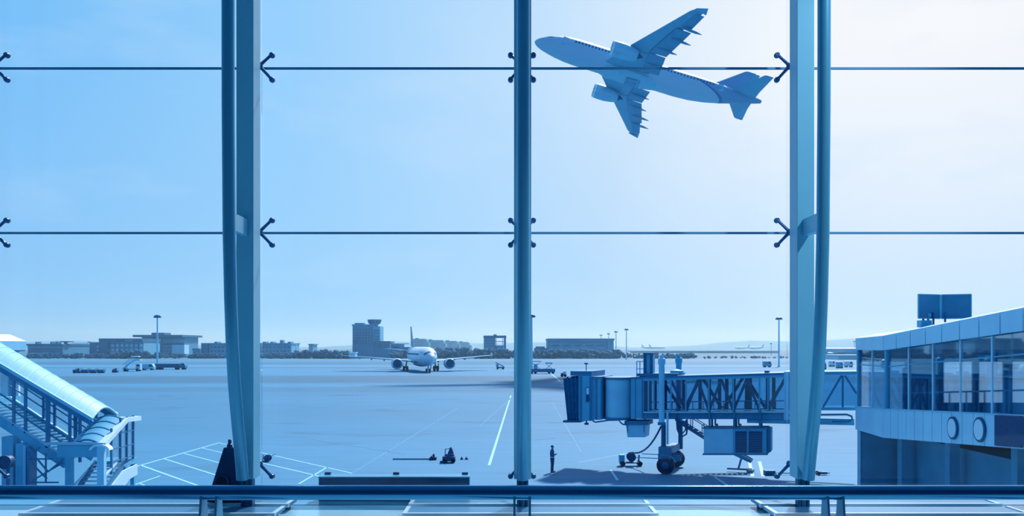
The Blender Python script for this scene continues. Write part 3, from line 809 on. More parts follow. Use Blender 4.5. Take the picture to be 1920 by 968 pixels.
jpart('cab_underlamp', MB().lathe([(jz(1099, 797), 0), (jz(1099, 797), .14), (jz(1099, 794), .16), (jz(1099, 793), .05), (jz(1099, 789), .05)], (ju(1099), .1, 0), n=12), DARK, smooth=True)
jpart('drain_pipe', MB().tube([J(1111, 789, 0), J(1116, 792, 0), J(1124, 791, 0), J(1140, 788.5, 0), J(1160, 788, 0), J(1164, 793, 0), J(1168, 796, 0), J(1174, 797, 0)], .05, 8), STEELD, smooth=True)
m = MB(); jbox(m, 1432, 1440, .5, 1.4, 695.5, 700); jpart('roof_lamp', m, STEELD)

# slung conditioning unit with two dark louvre panels
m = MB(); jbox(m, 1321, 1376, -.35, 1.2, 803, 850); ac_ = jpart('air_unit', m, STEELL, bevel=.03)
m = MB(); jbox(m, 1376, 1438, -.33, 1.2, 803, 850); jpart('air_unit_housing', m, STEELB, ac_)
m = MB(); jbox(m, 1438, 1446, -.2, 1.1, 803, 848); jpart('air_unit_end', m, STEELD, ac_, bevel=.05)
for x0, x1 in ((1380, 1401), (1405, 1430)):
    m = MB(); jbox(m, x0, x1, -.36, -.30, 808, 848); lp = jpart('louvre_panel', m, DARK, ac_)
    m = MB()
    for k in range(9): jbox(m, x0, x1, -.375, -.355, 810 + k * 4.3, 811.4 + k * 4.3)
    jpart('louvre_slat', m, NAVY, lp)
m = MB(); jbox(m, 1319, 1440, -.38, 1.22, 850, 852.5); jbox(m, 1319, 1440, -.38, 1.22, 801.5, 803.5); jpart('air_unit_frame', m, STEELD, ac_)
m = MB()
for px in (1331, 1377, 1425): m.bar(J(px, 770, -.1), J(px, 802, -.1), .12)
for px in (1331, 1377, 1425): m.bar(J(px, 785, 1.0), J(px, 802, 1.0), .12)
jpart('air_unit_hanger', m, STEELD)

# service stairs: upper flight behind the unit, lower flight to the ground
sm = MB(); yS = 1.9
for y in (yS, yS + .75):
    sm.bar(J(1266, 797, y), J(1330, 838, y), .07, .22); sm.bar(J(1330, 838, y), J(1403, 873, y), .07, .22)
st_ = jpart('service_stairs', sm, STEELD)
sm = MB()
for k in range(14):
    p = J(1268 + k * 9.6, 799 + k * 5.6 if k < 7 else 838 + (k - 6.6) * 5.0, yS); sm.box(p.x - .12, p.x + .12, yS, yS + .75, p.z - .02, p.z + .02)
jpart('stair_tread', sm, STEELD, st_)
sm = MB()
for y in (yS - .02, yS + .77):
    sm.bar(J(1268, 776, y), J(1326, 812, y), .05); sm.bar(J(1355, 846, y), J(1400, 868, y), .05)
    for px, p0, p1 in ((1286, 787, 811), (1308, 801, 824), (1322, 810, 833)): sm.bar(J(px, p0, y), J(px, p1, y), .05)
jpart('stair_handrail', sm, STEELD, st_)
sm = MB(); p = J(1383, 866, yS)
sm.bar((p.x, yS + .3, p.z), (p.x - .2, yS + .3, .22), .12); sm.bar((ju(1355), yS + .3, .2), (ju(1404), yS + .3, .2), .12); sm.box(ju(1400) - .2, ju(1400) + .2, yS - .1, yS + .85, 0.005, .22); jpart('stair_foot', sm, STEELD, st_)
m = MB()
jpart('cable_coil', m.tube([J(1269, 775, -.2), J(1271, 805, -.2), J(1275, 814, -.2), J(1281, 818, -.2), J(1288, 814, -.2), J(1290, 800, -.2), J(1289, 786, -.2)], .055, 8).tube([J(1272, 786, -.1), J(1273, 806, -.1), J(1280, 813, -.1), J(1286, 806, -.1), J(1286, 788, -.1)], .05, 8), DARK, smooth=True)
m = MB(); m.bar(J(1253.5, 772, -.35), J(1253.5, 832, -.35), .12); jpart('cable_duct', m, STEELL)
jpart('tow_bar', MB().bar((um - .4, -.1, .95), (um - 2.0, -.1, .95), .05).bar((um - .4, -.1, 1.2), (um - 1.6, -.1, 1.2), .05), STEELB)

# small trolley with reel and hose under the bridge
hc = gnd(1182, 874)
t = thing('hose_trolley', 'small dark hose trolley on the apron under the jet bridge', 'trolley', (hc.x, hc.y, 0))
x, y = hc.x, hc.y
MB().box(x - .75, x + .8, y - .3, y + .3, .2, .28).build('frame', DARK, t, bevel=.01)
MB().lathe([(y - .28, 0), (y - .28, .30), (y - .24, .30), (y - .24, .22), (y + .24, .22), (y + .24, .30), (y + .28, .30), (y + .28, 0)], (x + .05, 0, .62), 'Y', 20).build('hose_reel', NAVY, t, smooth=True)
MB().box(x - .78, x - .42, y - .25, y + .25, .28, .78).build('pump_box', STEELB, t, bevel=.02)
MB().bar((x + .55, y - .2, .28), (x + .6, y - .2, .75), .05).bar((x + .55, y + .2, .28), (x + .6, y + .2, .75), .05).bar((x + .6, y - .2, .75), (x + .6, y + .2, .75), .05).build('handle', DARK, t)
for wx in (-.55, .62):
    for wy in (-.34, .26):
        MB().lathe([(y + wy, 0), (y + wy, .17), (y + wy + .08, .17), (y + wy + .08, 0)], (x + wx, 0, .175), 'Y', 14).build('wheel', BLACK, t, smooth=True)
hs = [Vector((x + .1, y, .92))]
base = Matrix.Translation((JX0, JY0, 0)) @ Matrix.Rotation(JA, 4, 'Z')
e = base @ J(1240, 800, -.1)
for k in range(1, 10):
    q = k / 9; hs.append(Vector((x + .1 + (e.x - x - .1) * (1 - (1 - q) ** 1.0) , y + (e.y - y) * q, .92 + (e.z - .92) * q ** 2.2)))
MB().tube(hs, .06, 8).build('hose', DARK, t, smooth=True)

# ------------------------------------------------------------------ pier building on the right
PP = [Vector((20.3, 53.6, 0)), Vector((19.65, 48.0, 0)), Vector((19.4, 34.4, 0)), Vector((19.28, 28.0, 0))]
PT = [8.67, 8.76, 9.67, 10.1]      # fascia top
PFB = [8.0, 8.0, 8.80, 9.18]       # fascia bottom
PBT = [4.64, 4.87, 5.55, 5.87]     # cladding band top
PBB = [3.30, 3.37, 4.30, 4.74]     # cladding band bottom
pier = thing('pier_building', 'glazed pier building with pale roof and two oval signs at the right', 'building', (26, 44, 0))


def seg(i):
    a, b = PP[i], PP[i + 1]; d = (b - a).normalized(); return a, b, d, Vector((-d.y, d.x, 0)) * (1 if -d.y > 0 else -1)  # inward normal (to +x)


def strip(mb, i, k0, k1, za, zb, o0, o1):
    """slab on facade segment i between fractions k0..k1, heights za/zb = (at start, at end) pairs, depth o0..o1 inwards"""
    a, b, d, n = seg(i)
    def pt(k, o, zz): return a.lerp(b, k) + n * o + Vector((0, 0, zz[0] + (zz[1] - zz[0]) * k))
    return mb.hexa([pt(k0, o0, za), pt(k1, o0, za), pt(k1, o1, za), pt(k0, o1, za), pt(k0, o0, zb), pt(k1, o0, zb), pt(k1, o1, zb), pt(k0, o1, zb)])


pr = lambda T, i: (T[i], T[i + 1])
add = lambda z, v: (z[0] + v, z[1] + v)
NP = {0: 1, 1: 8, 2: 4}
for i in range(3):
    for k in range(NP[i]):
        g_ = .004
        m = MB(); strip(m, i, k / NP[i] + g_, (k + 1) / NP[i] - g_, pr(PFB, i), pr(PT, i), 0, .5); m.build('fascia_panel', BAND, pier)
        m = MB(); a, b, d, n = seg(i)
        def pt(kk, o, dz): return a.lerp(b, kk) + n * o + Vector((0, 0, PT[i] + (PT[i + 1] - PT[i]) * kk + dz))
        k0, k1 = k / NP[i] + .002, (k + 1) / NP[i] - .002
        m.hexa([pt(k0, .0, 0), pt(k1, .0, 0), pt(k1, 1.4, 0), pt(k0, 1.4, 0), pt(k0, .02, .02), pt(k1, .02, .02), pt(k1, 1.4, .34), pt(k0, 1.4, .34)])
        m.build('roof_edge_panel', ROOFM, pier)
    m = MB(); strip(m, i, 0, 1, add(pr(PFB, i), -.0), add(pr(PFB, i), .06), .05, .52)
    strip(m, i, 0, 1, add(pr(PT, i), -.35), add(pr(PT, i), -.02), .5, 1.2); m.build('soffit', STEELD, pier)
    m = MB(); strip(m, i, 0, 1, pr(PBT, i), add(pr(PFB, i), -.9 if i else -.9), .22, .24); strip(m, i, 0, 1, add(pr(PFB, i), -.86), pr(PFB, i), .22, .24)
    gp = m.build('window_band', GL_TINT, pier)
    nm = {0: 2, 1: 5, 2: 2}[i]
    for k in range(nm + 1):
        if i and k == 0: continue
        a, b, d, n = seg(i); p = a.lerp(b, k / nm) + n * .20
        zb_ = PBT[i] + (PBT[i + 1] - PBT[i]) * k / nm; zt_ = PFB[i] + (PFB[i + 1] - PFB[i]) * k / nm
        MB().bar((p.x, p.y, zb_), (p.x, p.y, zt_), .05 if k % nm else .2, .08 if k % nm else .2, (0, 1, 0)).build('mullion', BAND if k % nm else STEELB, gp)
    m = MB(); strip(m, i, 0, 1, add(pr(PFB, i), -.90), add(pr(PFB, i), -.84), .18, .26); m.build('transom', STEELB, gp)
    nb = {0: 2, 1: 14, 2: 6}[i]
    for k in range(nb):
        m = MB(); strip(m, i, k / nb + .002, (k + 1) / nb - .002, pr(PBB, i), pr(PBT, i), .0, .3); m.build('cladding_panel', BAND, pier)
    m = MB(); strip(m, i, 0, 1, add(pr(PBT, i), .0), add(pr(PBT, i), .05), -.04, .34); m.build('cladding_cap', STEELL, pier)
# roof deck, floor slab, far side wall, end wall
def deck(z0, z1, x1=31.5, inset=.3):
    """closed slab following the facade line; z0/z1 lists of heights along it"""
    m = MB(); rings = []
    for p, a, b in zip(PP, z0, z1):
        rings.append([(p.x + inset, p.y, a), (x1, p.y, a), (x1, p.y, b), (p.x + inset, p.y, b)])
    return m.loft(rings)


deck([z + .16 for z in PT], [z + .33 for z in PT], inset=1.35).build('roof_deck', ROOFM, pier)
deck([z + .05 for z in PFB], [z + .12 for z in PFB], inset=.5).build('ceiling_panel', BAND, pier)
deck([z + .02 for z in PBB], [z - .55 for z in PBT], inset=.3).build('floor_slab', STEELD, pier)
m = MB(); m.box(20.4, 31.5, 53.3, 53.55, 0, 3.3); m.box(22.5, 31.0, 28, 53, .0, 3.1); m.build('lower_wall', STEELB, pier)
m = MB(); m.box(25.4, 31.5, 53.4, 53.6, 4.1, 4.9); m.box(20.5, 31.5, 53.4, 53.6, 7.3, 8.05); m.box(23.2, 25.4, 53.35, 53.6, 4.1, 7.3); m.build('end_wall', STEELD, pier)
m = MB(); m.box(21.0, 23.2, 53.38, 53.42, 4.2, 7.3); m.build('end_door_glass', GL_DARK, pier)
for x in (22.1, 27.4, 29.4): MB().box(x - .07, x + .07, 53.4, 53.5, 4.2, 7.4).build('mullion', STEELD, pier)
for k, y in enumerate((30, 33, 36, 39, 42, 45, 48, 51)):
    k_ = (48 - y) / 13.6 if y < 48 else 0
    MB().box(31.2, 31.4, y - .09, y + .09, 4.3, 8.2 + k_ * .8).build('mullion', STEELD, pier)
for i in range(3):
    y1, y0 = PP[i].y, PP[i + 1].y
    MB().hexa([(31.2, y0, PBB[i + 1]), (31.4, y0, PBB[i + 1]), (31.4, y1, PBB[i]), (31.2, y1, PBB[i]),
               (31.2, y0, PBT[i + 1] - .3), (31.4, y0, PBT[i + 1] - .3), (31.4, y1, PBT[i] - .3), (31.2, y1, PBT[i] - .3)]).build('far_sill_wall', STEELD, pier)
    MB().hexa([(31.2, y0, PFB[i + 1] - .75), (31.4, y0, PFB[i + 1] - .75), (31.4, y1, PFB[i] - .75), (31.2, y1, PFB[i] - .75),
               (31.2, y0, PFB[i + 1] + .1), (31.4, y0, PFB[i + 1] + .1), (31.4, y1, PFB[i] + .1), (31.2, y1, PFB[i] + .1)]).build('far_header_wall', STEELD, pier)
for x, y, zt_ in ((23.5, 46.0, 8.1), (23.9, 41.5, 8.4), (24.3, 37.6, 8.6), (27.0, 44.0, 8.2), (27.5, 50.5, 8.0)):
    MB().lathe([(4.2, .17), (zt_, .17)], (x, y, 0), n=16, cap=True).build('pillar', STEELD, pier, smooth=True)
for y in (50.5, 45, 39, 33): MB().box(21.6, 22.1, y - .25, y + .25, 0, 3.4 + max(0, (48 - y)) * .065).build('support_pier', STEELB, pier)
p = at(1611, 700, 53.4)
MB().lathe([(0, .075), (3.3, .075)], (p.x, 53.3, 0), n=12, cap=True).build('drain_pipe', WHITE, pier, smooth=True)
# inside: gate partition, desk, handrail, seats
m = MB(); m.box(22.0, 24.2, 51.0, 51.15, 4.12, 7.0); m.build('partition', STEELD, pier)
m = MB(); m.box(22.0, 22.15, 46.8, 50.9, 4.12, 6.9); m.build('partition', STEELD, pier)
m = MB(); m.bar((20.6, 47.5, 5.75), (20.6, 30, 6.85), .07)
for k in range(12):
    q = k / 11; m.bar((20.6, 47.5 - 17.5 * q, 4.4 + .9 * q), (20.6, 47.5 - 17.5 * q, 5.75 + 1.1 * q), .05)
m.build('inner_handrail', STEELB, pier)
# dark sign panel
m = MB(); strip(m, 1, .86, 1.0, add((PBB[1] + (PBB[2] - PBB[1]) * 0, PBB[2]), .06), (PBT[1], PBT[2]), -.12, -.02); strip(m, 2, 0, .75, add(pr(PBB, 2), .12), add(pr(PBT, 2), -.02), -.12, -.02)
m.build('dark_sign_panel', NAVY, pier)

# oval signs on the cladding
for px, py, w, h, lb in ((1788.5, 803, 26, 43, 'white oval sign with dark rim on the pier, farther from the dark panel'),
                         (1839, 806, 31, 47, 'white oval sign with dark rim on the pier, next to the dark panel')):
    a, b, d, n = seg(1); k = None
    # where the sight line meets the facade
    s_ = (px - CX) / F
    kk = (a.x - s_ * a.y) / (s_ * (b.y - a.y) - (b.x - a.x)); c = a.lerp(b, kk)
    zc = EYE - (py - HZ) * c.y / F; rh = h / 2 * c.y / F
    # apparent width -> real width along the facade
    rw = rh * .93
    t = thing('oval_sign', lb, 'sign', (c.x, c.y, zc), group='oval signs on the pier')
    def oval(rw_, rh_, o0, o1):
        return MB().loft([[c + d * (rw_ * math.cos(q)) - n * o + Vector((0, 0, zc + rh_ * math.sin(q))) for q in [2 * math.pi * j / 36 for j in range(36)]] for o in (o0, o1)])
    oval(rw, rh, .01, .09).build('rim', DARK, t, smooth=True)
    oval(rw * .82, rh * .82, .085, .11).build('face', SIGNW, t, smooth=True)

# billboard seen from behind on the pier roof
BY = 46.5
c = at(1771, 600, BY)
t = thing('billboard', 'two panel billboard seen from behind on posts above the pier roof', 'billboard', (c.x, BY, 9.2))
tl, tr, mid = at(1722, 552, BY), at(1821, 552, BY), at(1761, 553.5, BY + .7)
bl_, br_ = at(1722, 597, BY), at(1821, 596, BY)
for a, b, nm in ((Vector((tl.x, BY, 0)), Vector((mid.x - .04, BY + .55, 0)), 'panel'), (Vector((mid.x + .04, BY + .55, 0)), Vector((tr.x, BY, 0)), 'panel')):
    z0, z1 = bl_.z, tl.z
    o = (0, .1, 0)
    pn = MB().prism([(a.x, a.y, z0), (b.x, b.y, z0), (b.x, b.y, z1), (a.x, a.y, z1)], o).build(nm, STEELD, t)
    fm = MB()
    for (p, q) in (((a.x, a.y, z0), (b.x, b.y, z0)), ((a.x, a.y, z1), (b.x, b.y, z1)), ((a.x, a.y, z0), (a.x, a.y, z1)), ((b.x, b.y, z0), (b.x, b.y, z1))):
        fm.bar(p, q, .05, .05, (0, 1, 0))
    fm.build('panel_frame', STEELB, pn)
for px in (1731, 1750, 1772, 1807):
    x = at(px, 0, BY + .3).x
    zr = 8.76 + (48 - BY) * .067 + .19
    MB().bar((x, BY + .3, zr + .1), (x, BY + .3, bl_.z + .3), .08).box(x - .12, x + .12, BY + .18, BY + .42, zr + .02, zr + .30).build('post', DARK, t)
x = at(1738, 0, BY).x
m = MB(); m.box(x - .25, x + .3, BY + .1, BY + .6, 9.2, 9.55); m.bar((x + .2, BY + .3, 9.5), (x + .25, BY + .4, 9.85), .12); m.ball((x + .25, BY + .35, 9.8), .14); m.build('floodlight_box', STEELB, t)

# ------------------------------------------------------------------ covered stair at the left
NY, FY = 47.0, 50.0
st = thing('covered_stair', 'covered stair with ribbed arched roof coming down from the left', 'stair', (-23, 47, 0))
sp_ = lambda mb, nm, m, p=None, **k: mb.build(nm, m, p or st, **k)
r0, r1 = at(-40, 658.5, NY), at(173, 785, NY)


def roofline(q, Y=NY, dz=0):
    return Vector((r0.x + (r1.x - r0.x) * q, Y, r0.z + (r1.z - r0.z) * q + dz))


def arch(q, h=.5, n=10, lift=0, th=.06, y0=NY, y1=FY):
    o = [Vector((roofline(q).x, y0 + (y1 - y0) * k / n, roofline(q).z + lift + h * math.sin(math.pi * k / n))) for k in range(n + 1)]
    return o + [p - Vector((0, 0, th)) for p in o[::-1]]


rf = sp_(MB().loft([arch(0), arch(.5), arch(1)]), 'roof', ROOFM, smooth=True)
for k in range(13):
    q = k / 12
    sp_(MB().loft([arch(q - .004, lift=.03), arch(q + .004, lift=.03)]), 'roof_rib', STEELL, rf)
m = MB(); m.bar(roofline(0, NY - .02, -.03), roofline(1, NY - .02, -.03), .16, .16); sp_(m, 'gutter', ROOFM)
m = MB(); m.bar(roofline(0, FY + .02, -.0), roofline(1, FY + .02, -.0), .10, .12); sp_(m, 'gutter', ROOFM)
m = MB(); m.bar(roofline(0, NY, -.25), roofline(1, NY, -.25), .14, .26); m.bar(roofline(0, FY, -.25), roofline(1, FY, -.25), .14, .26); sp_(m, 'eaves_beam', STEELD)
s0, s1 = at(-40, 762, NY), at(122, 868, NY)


def strline(q, Y=NY, dz=0):
    return Vector((s0.x + (s1.x - s0.x) * q, Y, s0.z + (s1.z - s0.z) * q + dz))


def zs(x): return s0.z + (s1.z - s0.z) * (x - s0.x) / (s1.x - s0.x)
def zr_(x): return r0.z + (r1.z - r0.z) * (x - r0.x) / (r1.x - r0.x)


m = MB(); m.bar(strline(0), strline(1.02), .12, .52); sp_(m, 'stringer', STEELB)
m = MB(); m.bar(strline(0, FY), strline(1.02, FY), .12, .52); sp_(m, 'stringer', STEELB)
m = MB(); m.bar(strline(0, NY + .01, .30), strline(1.02, NY + .01, .30), .18, .06); m.bar(strline(0, FY - .01, .30), strline(1.02, FY - .01, .30), .18, .06); sp_(m, 'stringer_cap', ROOFM)
for px in (26, 48, 90, 131, 150):
    for Y in (NY, FY):
        x = at(px, 0, NY).x
        sp_(MB().bar((x, Y, min(zs(x), 9) + .2 if px < 140 else 2.2), (x, Y, zr_(x) - .3), .13 if px != 90 else .2, .12, (0, 1, 0)), 'post', STEELD)
for Y in (NY + .05, FY - .05):
    m = MB()
    for dz in (.62, 1.05): m.bar(strline(0, Y, .3 + dz), strline(1.0, Y, .3 + dz), .07)
    sp_(m, 'handrail', STEELD)
for k in range(20):
    q = (k + .5) / 20; p = strline(q, NY, .05)
    sp_(MB().box(p.x - .13, p.x + .13, NY + .1, FY - .1, p.z - .03, p.z + .03), 'tread', STEELL)
# glazing on the far side, landing walls
m = MB(); xa, xb = at(-20, 0, NY).x, at(170, 0, NY).x
m.prism([(xa, FY - .02, zs(xa) + .3), (xb, FY - .02, max(2.1, zs(xb)) + .3), (xb, FY - .02, zr_(xb) - .3), (xa, FY - .02, zr_(xa) - .3)], (0, .02, 0)); sp_(m, 'side_glass', GL_TINT)
# landing at the foot of the upper flight: its glazed right wall runs away from the window at x = XR
XL, XR, LZ = -22.4, -20.8, 2.05
yx = lambda px, X=XR: X * F / (px - CX)                 # distance at which column px meets the plane x = X
V_ = lambda px, py, X=XR: at(px, py, yx(px, X))
sp_(MB().box(XL, XR, 48.6, FY + .3, LZ - .3, LZ), 'landing_floor', STEELB)
for px in (209, 226, 238, 250):
    y_ = yx(px); sp_(MB().bar((XR, y_, LZ - (.0 if px > 225 else .5)), (XR, y_, 4.42 if px > 225 else 3.95), .10, .10, (0, 1, 0)), 'landing_post', STEELD)
ya, yb = yx(208), yx(251)
for z in (LZ + .15, LZ + .8, LZ + 1.55, LZ + 2.3): sp_(MB().bar((XR, ya if z < 4 else yx(226), z), (XR, yb, z), .07), 'landing_rail', STEELD)
sp_(MB().prism([(XR, ya, LZ - .4), (XR, yb, LZ), (XR, yb, 4.4), (XR, yx(232), 4.4), (XR, ya, 3.7)], (-.02, 0, 0)), 'landing_glass', GL_TINT)
sp_(MB().bar((XL, FY, LZ), (XL, FY, 4.4), .1, .1, (0, 1, 0)), 'landing_post', STEELD)
for y_ in (49.0, 50.1): sp_(MB().box(XR - .25, XR - .05, y_ - .1, y_ + .1, 0, LZ - .3), 'landing_support', STEELB)
e0, e1 = V_(233, 787.5), V_(259, 784.5)
sp_(MB().bar(e0 + Vector((.02, 0, 0)), e1, .36, .24), 'landing_verge', WHITE)
sp_(MB().hexa([(XL, e0.y - .1, e0.z - .02), (XR, e0.y - .1, e0.z - .02), (XR, e1.y, e1.z - .02), (XL, e1.y, e1.z - .02), (XL, e0.y - .1, e0.z + .08), (XR, e0.y - .1, e0.z + .08), (XR, e1.y, e1.z + .08), (XL, e1.y, e1.z + .08)]), 'landing_roof', BAND)


# lower flight comes towards the window under its own arched roof
def arch2(p, q, h=.22, n=8, lift=0):
    o = [p.lerp(q, k / n) + Vector((0, 0, lift + h * math.sin(math.pi * k / n))) for k in range(n + 1)]
    return o + [v - Vector((0, 0, .07)) for v in o[::-1]]


A0, A1 = V_(178, 787, XL), V_(233, 787.5)
B0, B1 = V_(139, 831, XL + .15), V_(191, 834)
r2 = sp_(MB().loft([arch2(A0, A1), arch2(B0, B1)]), 'lower_roof', STEELB, smooth=True)
for k in range(5):
    q = k / 4; dq = .012
    sp_(MB().loft([arch2(A0.lerp(B0, q - dq), A1.lerp(B1, q - dq), lift=.03), arch2(A0.lerp(B0, q + dq), A1.lerp(B1, q + dq), lift=.03)]), 'roof_rib', STEELD, r2)
m = MB(); m.bar(A1 + Vector((.04, 0, 0)), B1 + Vector((.04, 0, 0)), .36, .22); sp_(m, 'verge', WHITE)
m = MB(); m.bar(A0, B0, .10, .14); sp_(m, 'verge', ROOFM)
PY = B1.y - .15
q0 = at(84, 833, PY); q1 = at(193, 833, PY)
sp_(MB().box(q0.x, q1.x, PY, PY + .4, q0.z - .06, q0.z + .06), 'porch_roof', ROOFM)
g0, g1 = at(168, 834, PY), at(206, 834, PY)
cx_ = (g0.x + g1.x) / 2; w_ = (g1.x - g0.x) / 2
rg = [[Vector((cx_ + w_ * s_ * math.cos(a), Y, g0.z - .28 + .30 * s_ * math.sin(a))) for a in [math.pi * j / 10 for j in range(11)]] + [Vector((cx_ + (w_ * s_ - .1) * math.cos(a), Y, g0.z - .28 + (.30 * s_ - .1) * math.sin(a))) for a in [math.pi * j / 10 for j in range(10, -1, -1)]] for Y, s_ in ((PY - .08, 1), (PY + .4, 1))]
sp_(MB().loft(rg), 'arched_gutter', WHITE)
h0, h1, hz0, hz1 = at(106, 0, PY).x, at(184, 0, PY).x, at(0, 858, PY).z, at(0, 836, PY).z
sp_(MB().box(h0, h1, PY + .05, PY + .3, hz0, hz1), 'porch_beam', STEELB)
for a_, b_, mm_, z1_ in ((181, 194, STEELL, hz1 + .1), (121, 133, STEELB, hz0)):
    sp_(MB().box(at(a_, 0, PY).x, at(b_, 0, PY).x, PY + .04, PY + .34, 0, z1_), 'porch_post', mm_)
for k in range(9):
    y_ = 48.5 - k * .31; z = LZ - (k + 1) * .17
    sp_(MB().box(XL + .12, XR - .12, y_ - .17, y_ + .17, z - .04, z), 'lower_tread', STEELL)
for X_ in (XL + .05, XR - .05): sp_(MB().bar((X_, 48.7, LZ - .1), (X_, 46.0, .5), .08, .34), 'lower_stringer', STEELD)
sp_(MB().bar(V_(134, 916, XL), V_(176, 870, XL), .09), 'lower_handrail', WHITE)
sp_(MB().bar(V_(193, 897, XR), V_(218, 868, XR), .09), 'lower_handrail', WHITE)
sp_(MB().prism([V_(200, 925, XR + .08), V_(232, 883, XR + .08), V_(258, 871, XR + .08), V_(258, 890, XR + .08), V_(243, 899, XR + .08), V_(226, 925, XR + .08)], (-.1, 0, 0)), 'ramp_wall', BAND)
m = MB()
for a_, b_ in (((52, 840), (90, 885)), ((90, 885), (118, 862)), ((52, 862), (88, 898)), ((60, 902), (118, 868)), ((55, 860), (75, 838)), ((86, 850), (86, 905)), ((55, 861), (100, 861)), ((55, 905), (110, 905))):
    k_ = 46 + .05 * len(m.bm.faces) / 6; m.bar(at(*a_, k_), at(*b_, k_), .07)
sp_(m, 'cross_bracing', STEELD)
for a_, b_, mm_ in ((29, 43, STEELB), (43, 48, ROOFM), (3, 24, STEELB), (50, 54, STEELD)):
    xa, xb = at(a_, 0, 46.6).x, at(b_, 0, 46.6).x
    sp_(MB().box(xa, xb, 46.6, 46.9 if mm_ is ROOFM else 47.4, 0, min(zs(xa), zs(xb)) - .25), 'support_column', mm_)

# cabin at the head of the stair
cb = thing('stair_head_cabin', 'white roofed cabin at the top left above the covered stair', 'cabin', (-31, 55, 0))
x1, x0_, ca, cb_ = -30.0, -34.5, 52.4, 56.0             # its right side wall faces the view
CZ = lambda py: EYE - (py - HZ) * 55.0 / F
m = MB(); za, zb_ = CZ(640), CZ(627.5)
m.hexa([(x0_, ca, za), (x1, ca, za), (x1, cb_, za), (x0_, cb_, za), (x0_ + .8, ca + .8, zb_), (x1 - .5, ca + .8, zb_), (x1 - .5, cb_ - .9, zb_), (x0_ + .8, cb_ - .9, zb_)]); m.build('roof', WHITE, cb)
MB().box(x0_, x1, ca, cb_, CZ(657), za).build('fascia', ROOFM, cb)
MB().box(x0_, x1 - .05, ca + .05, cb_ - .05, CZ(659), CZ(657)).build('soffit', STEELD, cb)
MB().box(x0_ + .3, x1 - .35, ca + .3, cb_ - .4, 5.2, CZ(659)).build('wall', STEELD, cb)
for y_ in (53.2, 55.4): MB().box(x1 - .3, x1 - .1, y_ - .1, y_ + .1, 5.2, CZ(659)).build('post', WHITE, cb)
MB().box(x0_, x1 - .05, ca, cb_, 4.6, 5.2).build('floor_slab', STEELB, cb)
MB().box(x0_ + 1, x0_ + 2.2, ca + 1, ca + 2.4, 0, 4.6).build('pedestal', STEELB, cb)

# round thing at the lower left: wheel of a parked cart beside the stair column
c = at(15, 866, 44)
t = thing('exhaust_fan', 'round dark fan on a stand beneath the covered stair at the far left', 'fan', (c.x, 44, 0))
MB().lathe([(43.7, .0), (43.7, .20), (43.72, .30), (44.0, .33), (44.15, .3), (44.15, 0)], (c.x, 0, c.z), 'Y', 24).build('housing', NAVY, t, smooth=True)
MB().lathe([(43.66, .30), (43.66, .34), (43.74, .34), (43.74, .30)], (c.x, 0, c.z), 'Y', 24).build('rim', DARK, t, smooth=True)
MB().bar((c.x, 44, .03), (c.x, 44, c.z - .2), .12).box(c.x - .3, c.x + .3, 43.7, 44.3, 0, .05).build('stand', DARK, t)

# ------------------------------------------------------------------ small things on the apron
def wheel(parent, x, y, r, w, m=BLACK):
    return MB().lathe([(y - w / 2, 0), (y - w / 2, r * .85), (y - w / 2 + .03, r), (y + w / 2 - .03, r), (y + w / 2, r * .85), (y + w / 2, 0)], (x, 0, r), 'Y', 14).build('wheel', m, parent, smooth=True)


def cart(px0, px1, py, name, label, cat, load=0.0, hb=.55, depth=1.5, m=STEELD, group=None):
    Y = EYE * F / (py - HZ); xa, xb = (px0 - CX) * Y / F, (px1 - CX) * Y / F
    t = thing(name, label, cat, ((xa + xb) / 2, Y, 0), group=group)
    MB().box(xa, xb, Y, Y + depth, hb - .18, hb).build('bed', m, t)
    if load: MB().box(xa + .1, xb - .15, Y + .1, Y + depth - .1, hb, hb + load).build('load', m, t, bevel=.05)
    q = MB()
    for x in (xa + .05, xb - .05): q.bar((x, Y + .1, hb), (x, Y + .1, hb + .9), .07).bar((x, Y + depth - .1, hb), (x, Y + depth - .1, hb + .9), .07).bar((x, Y + .1, hb + .9), (x, Y + depth - .1, hb + .9), .07)
    q.build('end_rail', m, t)
    for x in (xa + .5, xb - .5):
        for y in (Y + .15, Y + depth - .15): wheel(t, x, y, .3, .2)
    MB().bar((xa - .24, Y + depth / 2, .35), (xa, Y + depth / 2, .4), .08).build('tow_bar', m, t)
    return t


def tractor(px0, px1, py, name, label, cat, cabh=1.0, flip=False, m=STEELD, group=None):
    Y = EYE * F / (py - HZ); xa, xb = (px0 - CX) * Y / F, (px1 - CX) * Y / F; d = 1.4
    t = thing(name, label, cat, ((xa + xb) / 2, Y, 0), group=group); Lx = xb - xa
    def X(f): return xb - Lx * f if flip else xa + Lx * f
    MB().box(X(0), X(1), Y, Y + d, .3, .75).build('chassis', m, t, bevel=.04)
    MB().box(X(0), X(.42), Y + .08, Y + d - .08, .75, 1.1).build('bonnet', m, t, bevel=.06)
    MB().box(X(.62), X(.78), Y + .25, Y + d - .25, .75, 1.35).build('seat', NAVY, t, bevel=.05)
    q = MB()
    for f in (.46, .94):
        for y in (Y + .1, Y + d - .1): q.bar((X(f), y, .7), (X(f), y, 1.0 + cabh), .08)
    q.build('cab_post', m, t)
    MB().box(X(.42), X(.98), Y + .05, Y + d - .05, 1.0 + cabh, 1.08 + cabh).build('cab_roof', m, t)
    MB().bar((X(.44), Y + .7, .9), (X(.54), Y + .7, 1.3), .06).build('steering_column', NAVY, t)
    for f in (.2, .8):
        for y in (Y + .1, Y + d - .1): wheel(t, X(f), y, .36, .25)
    return t


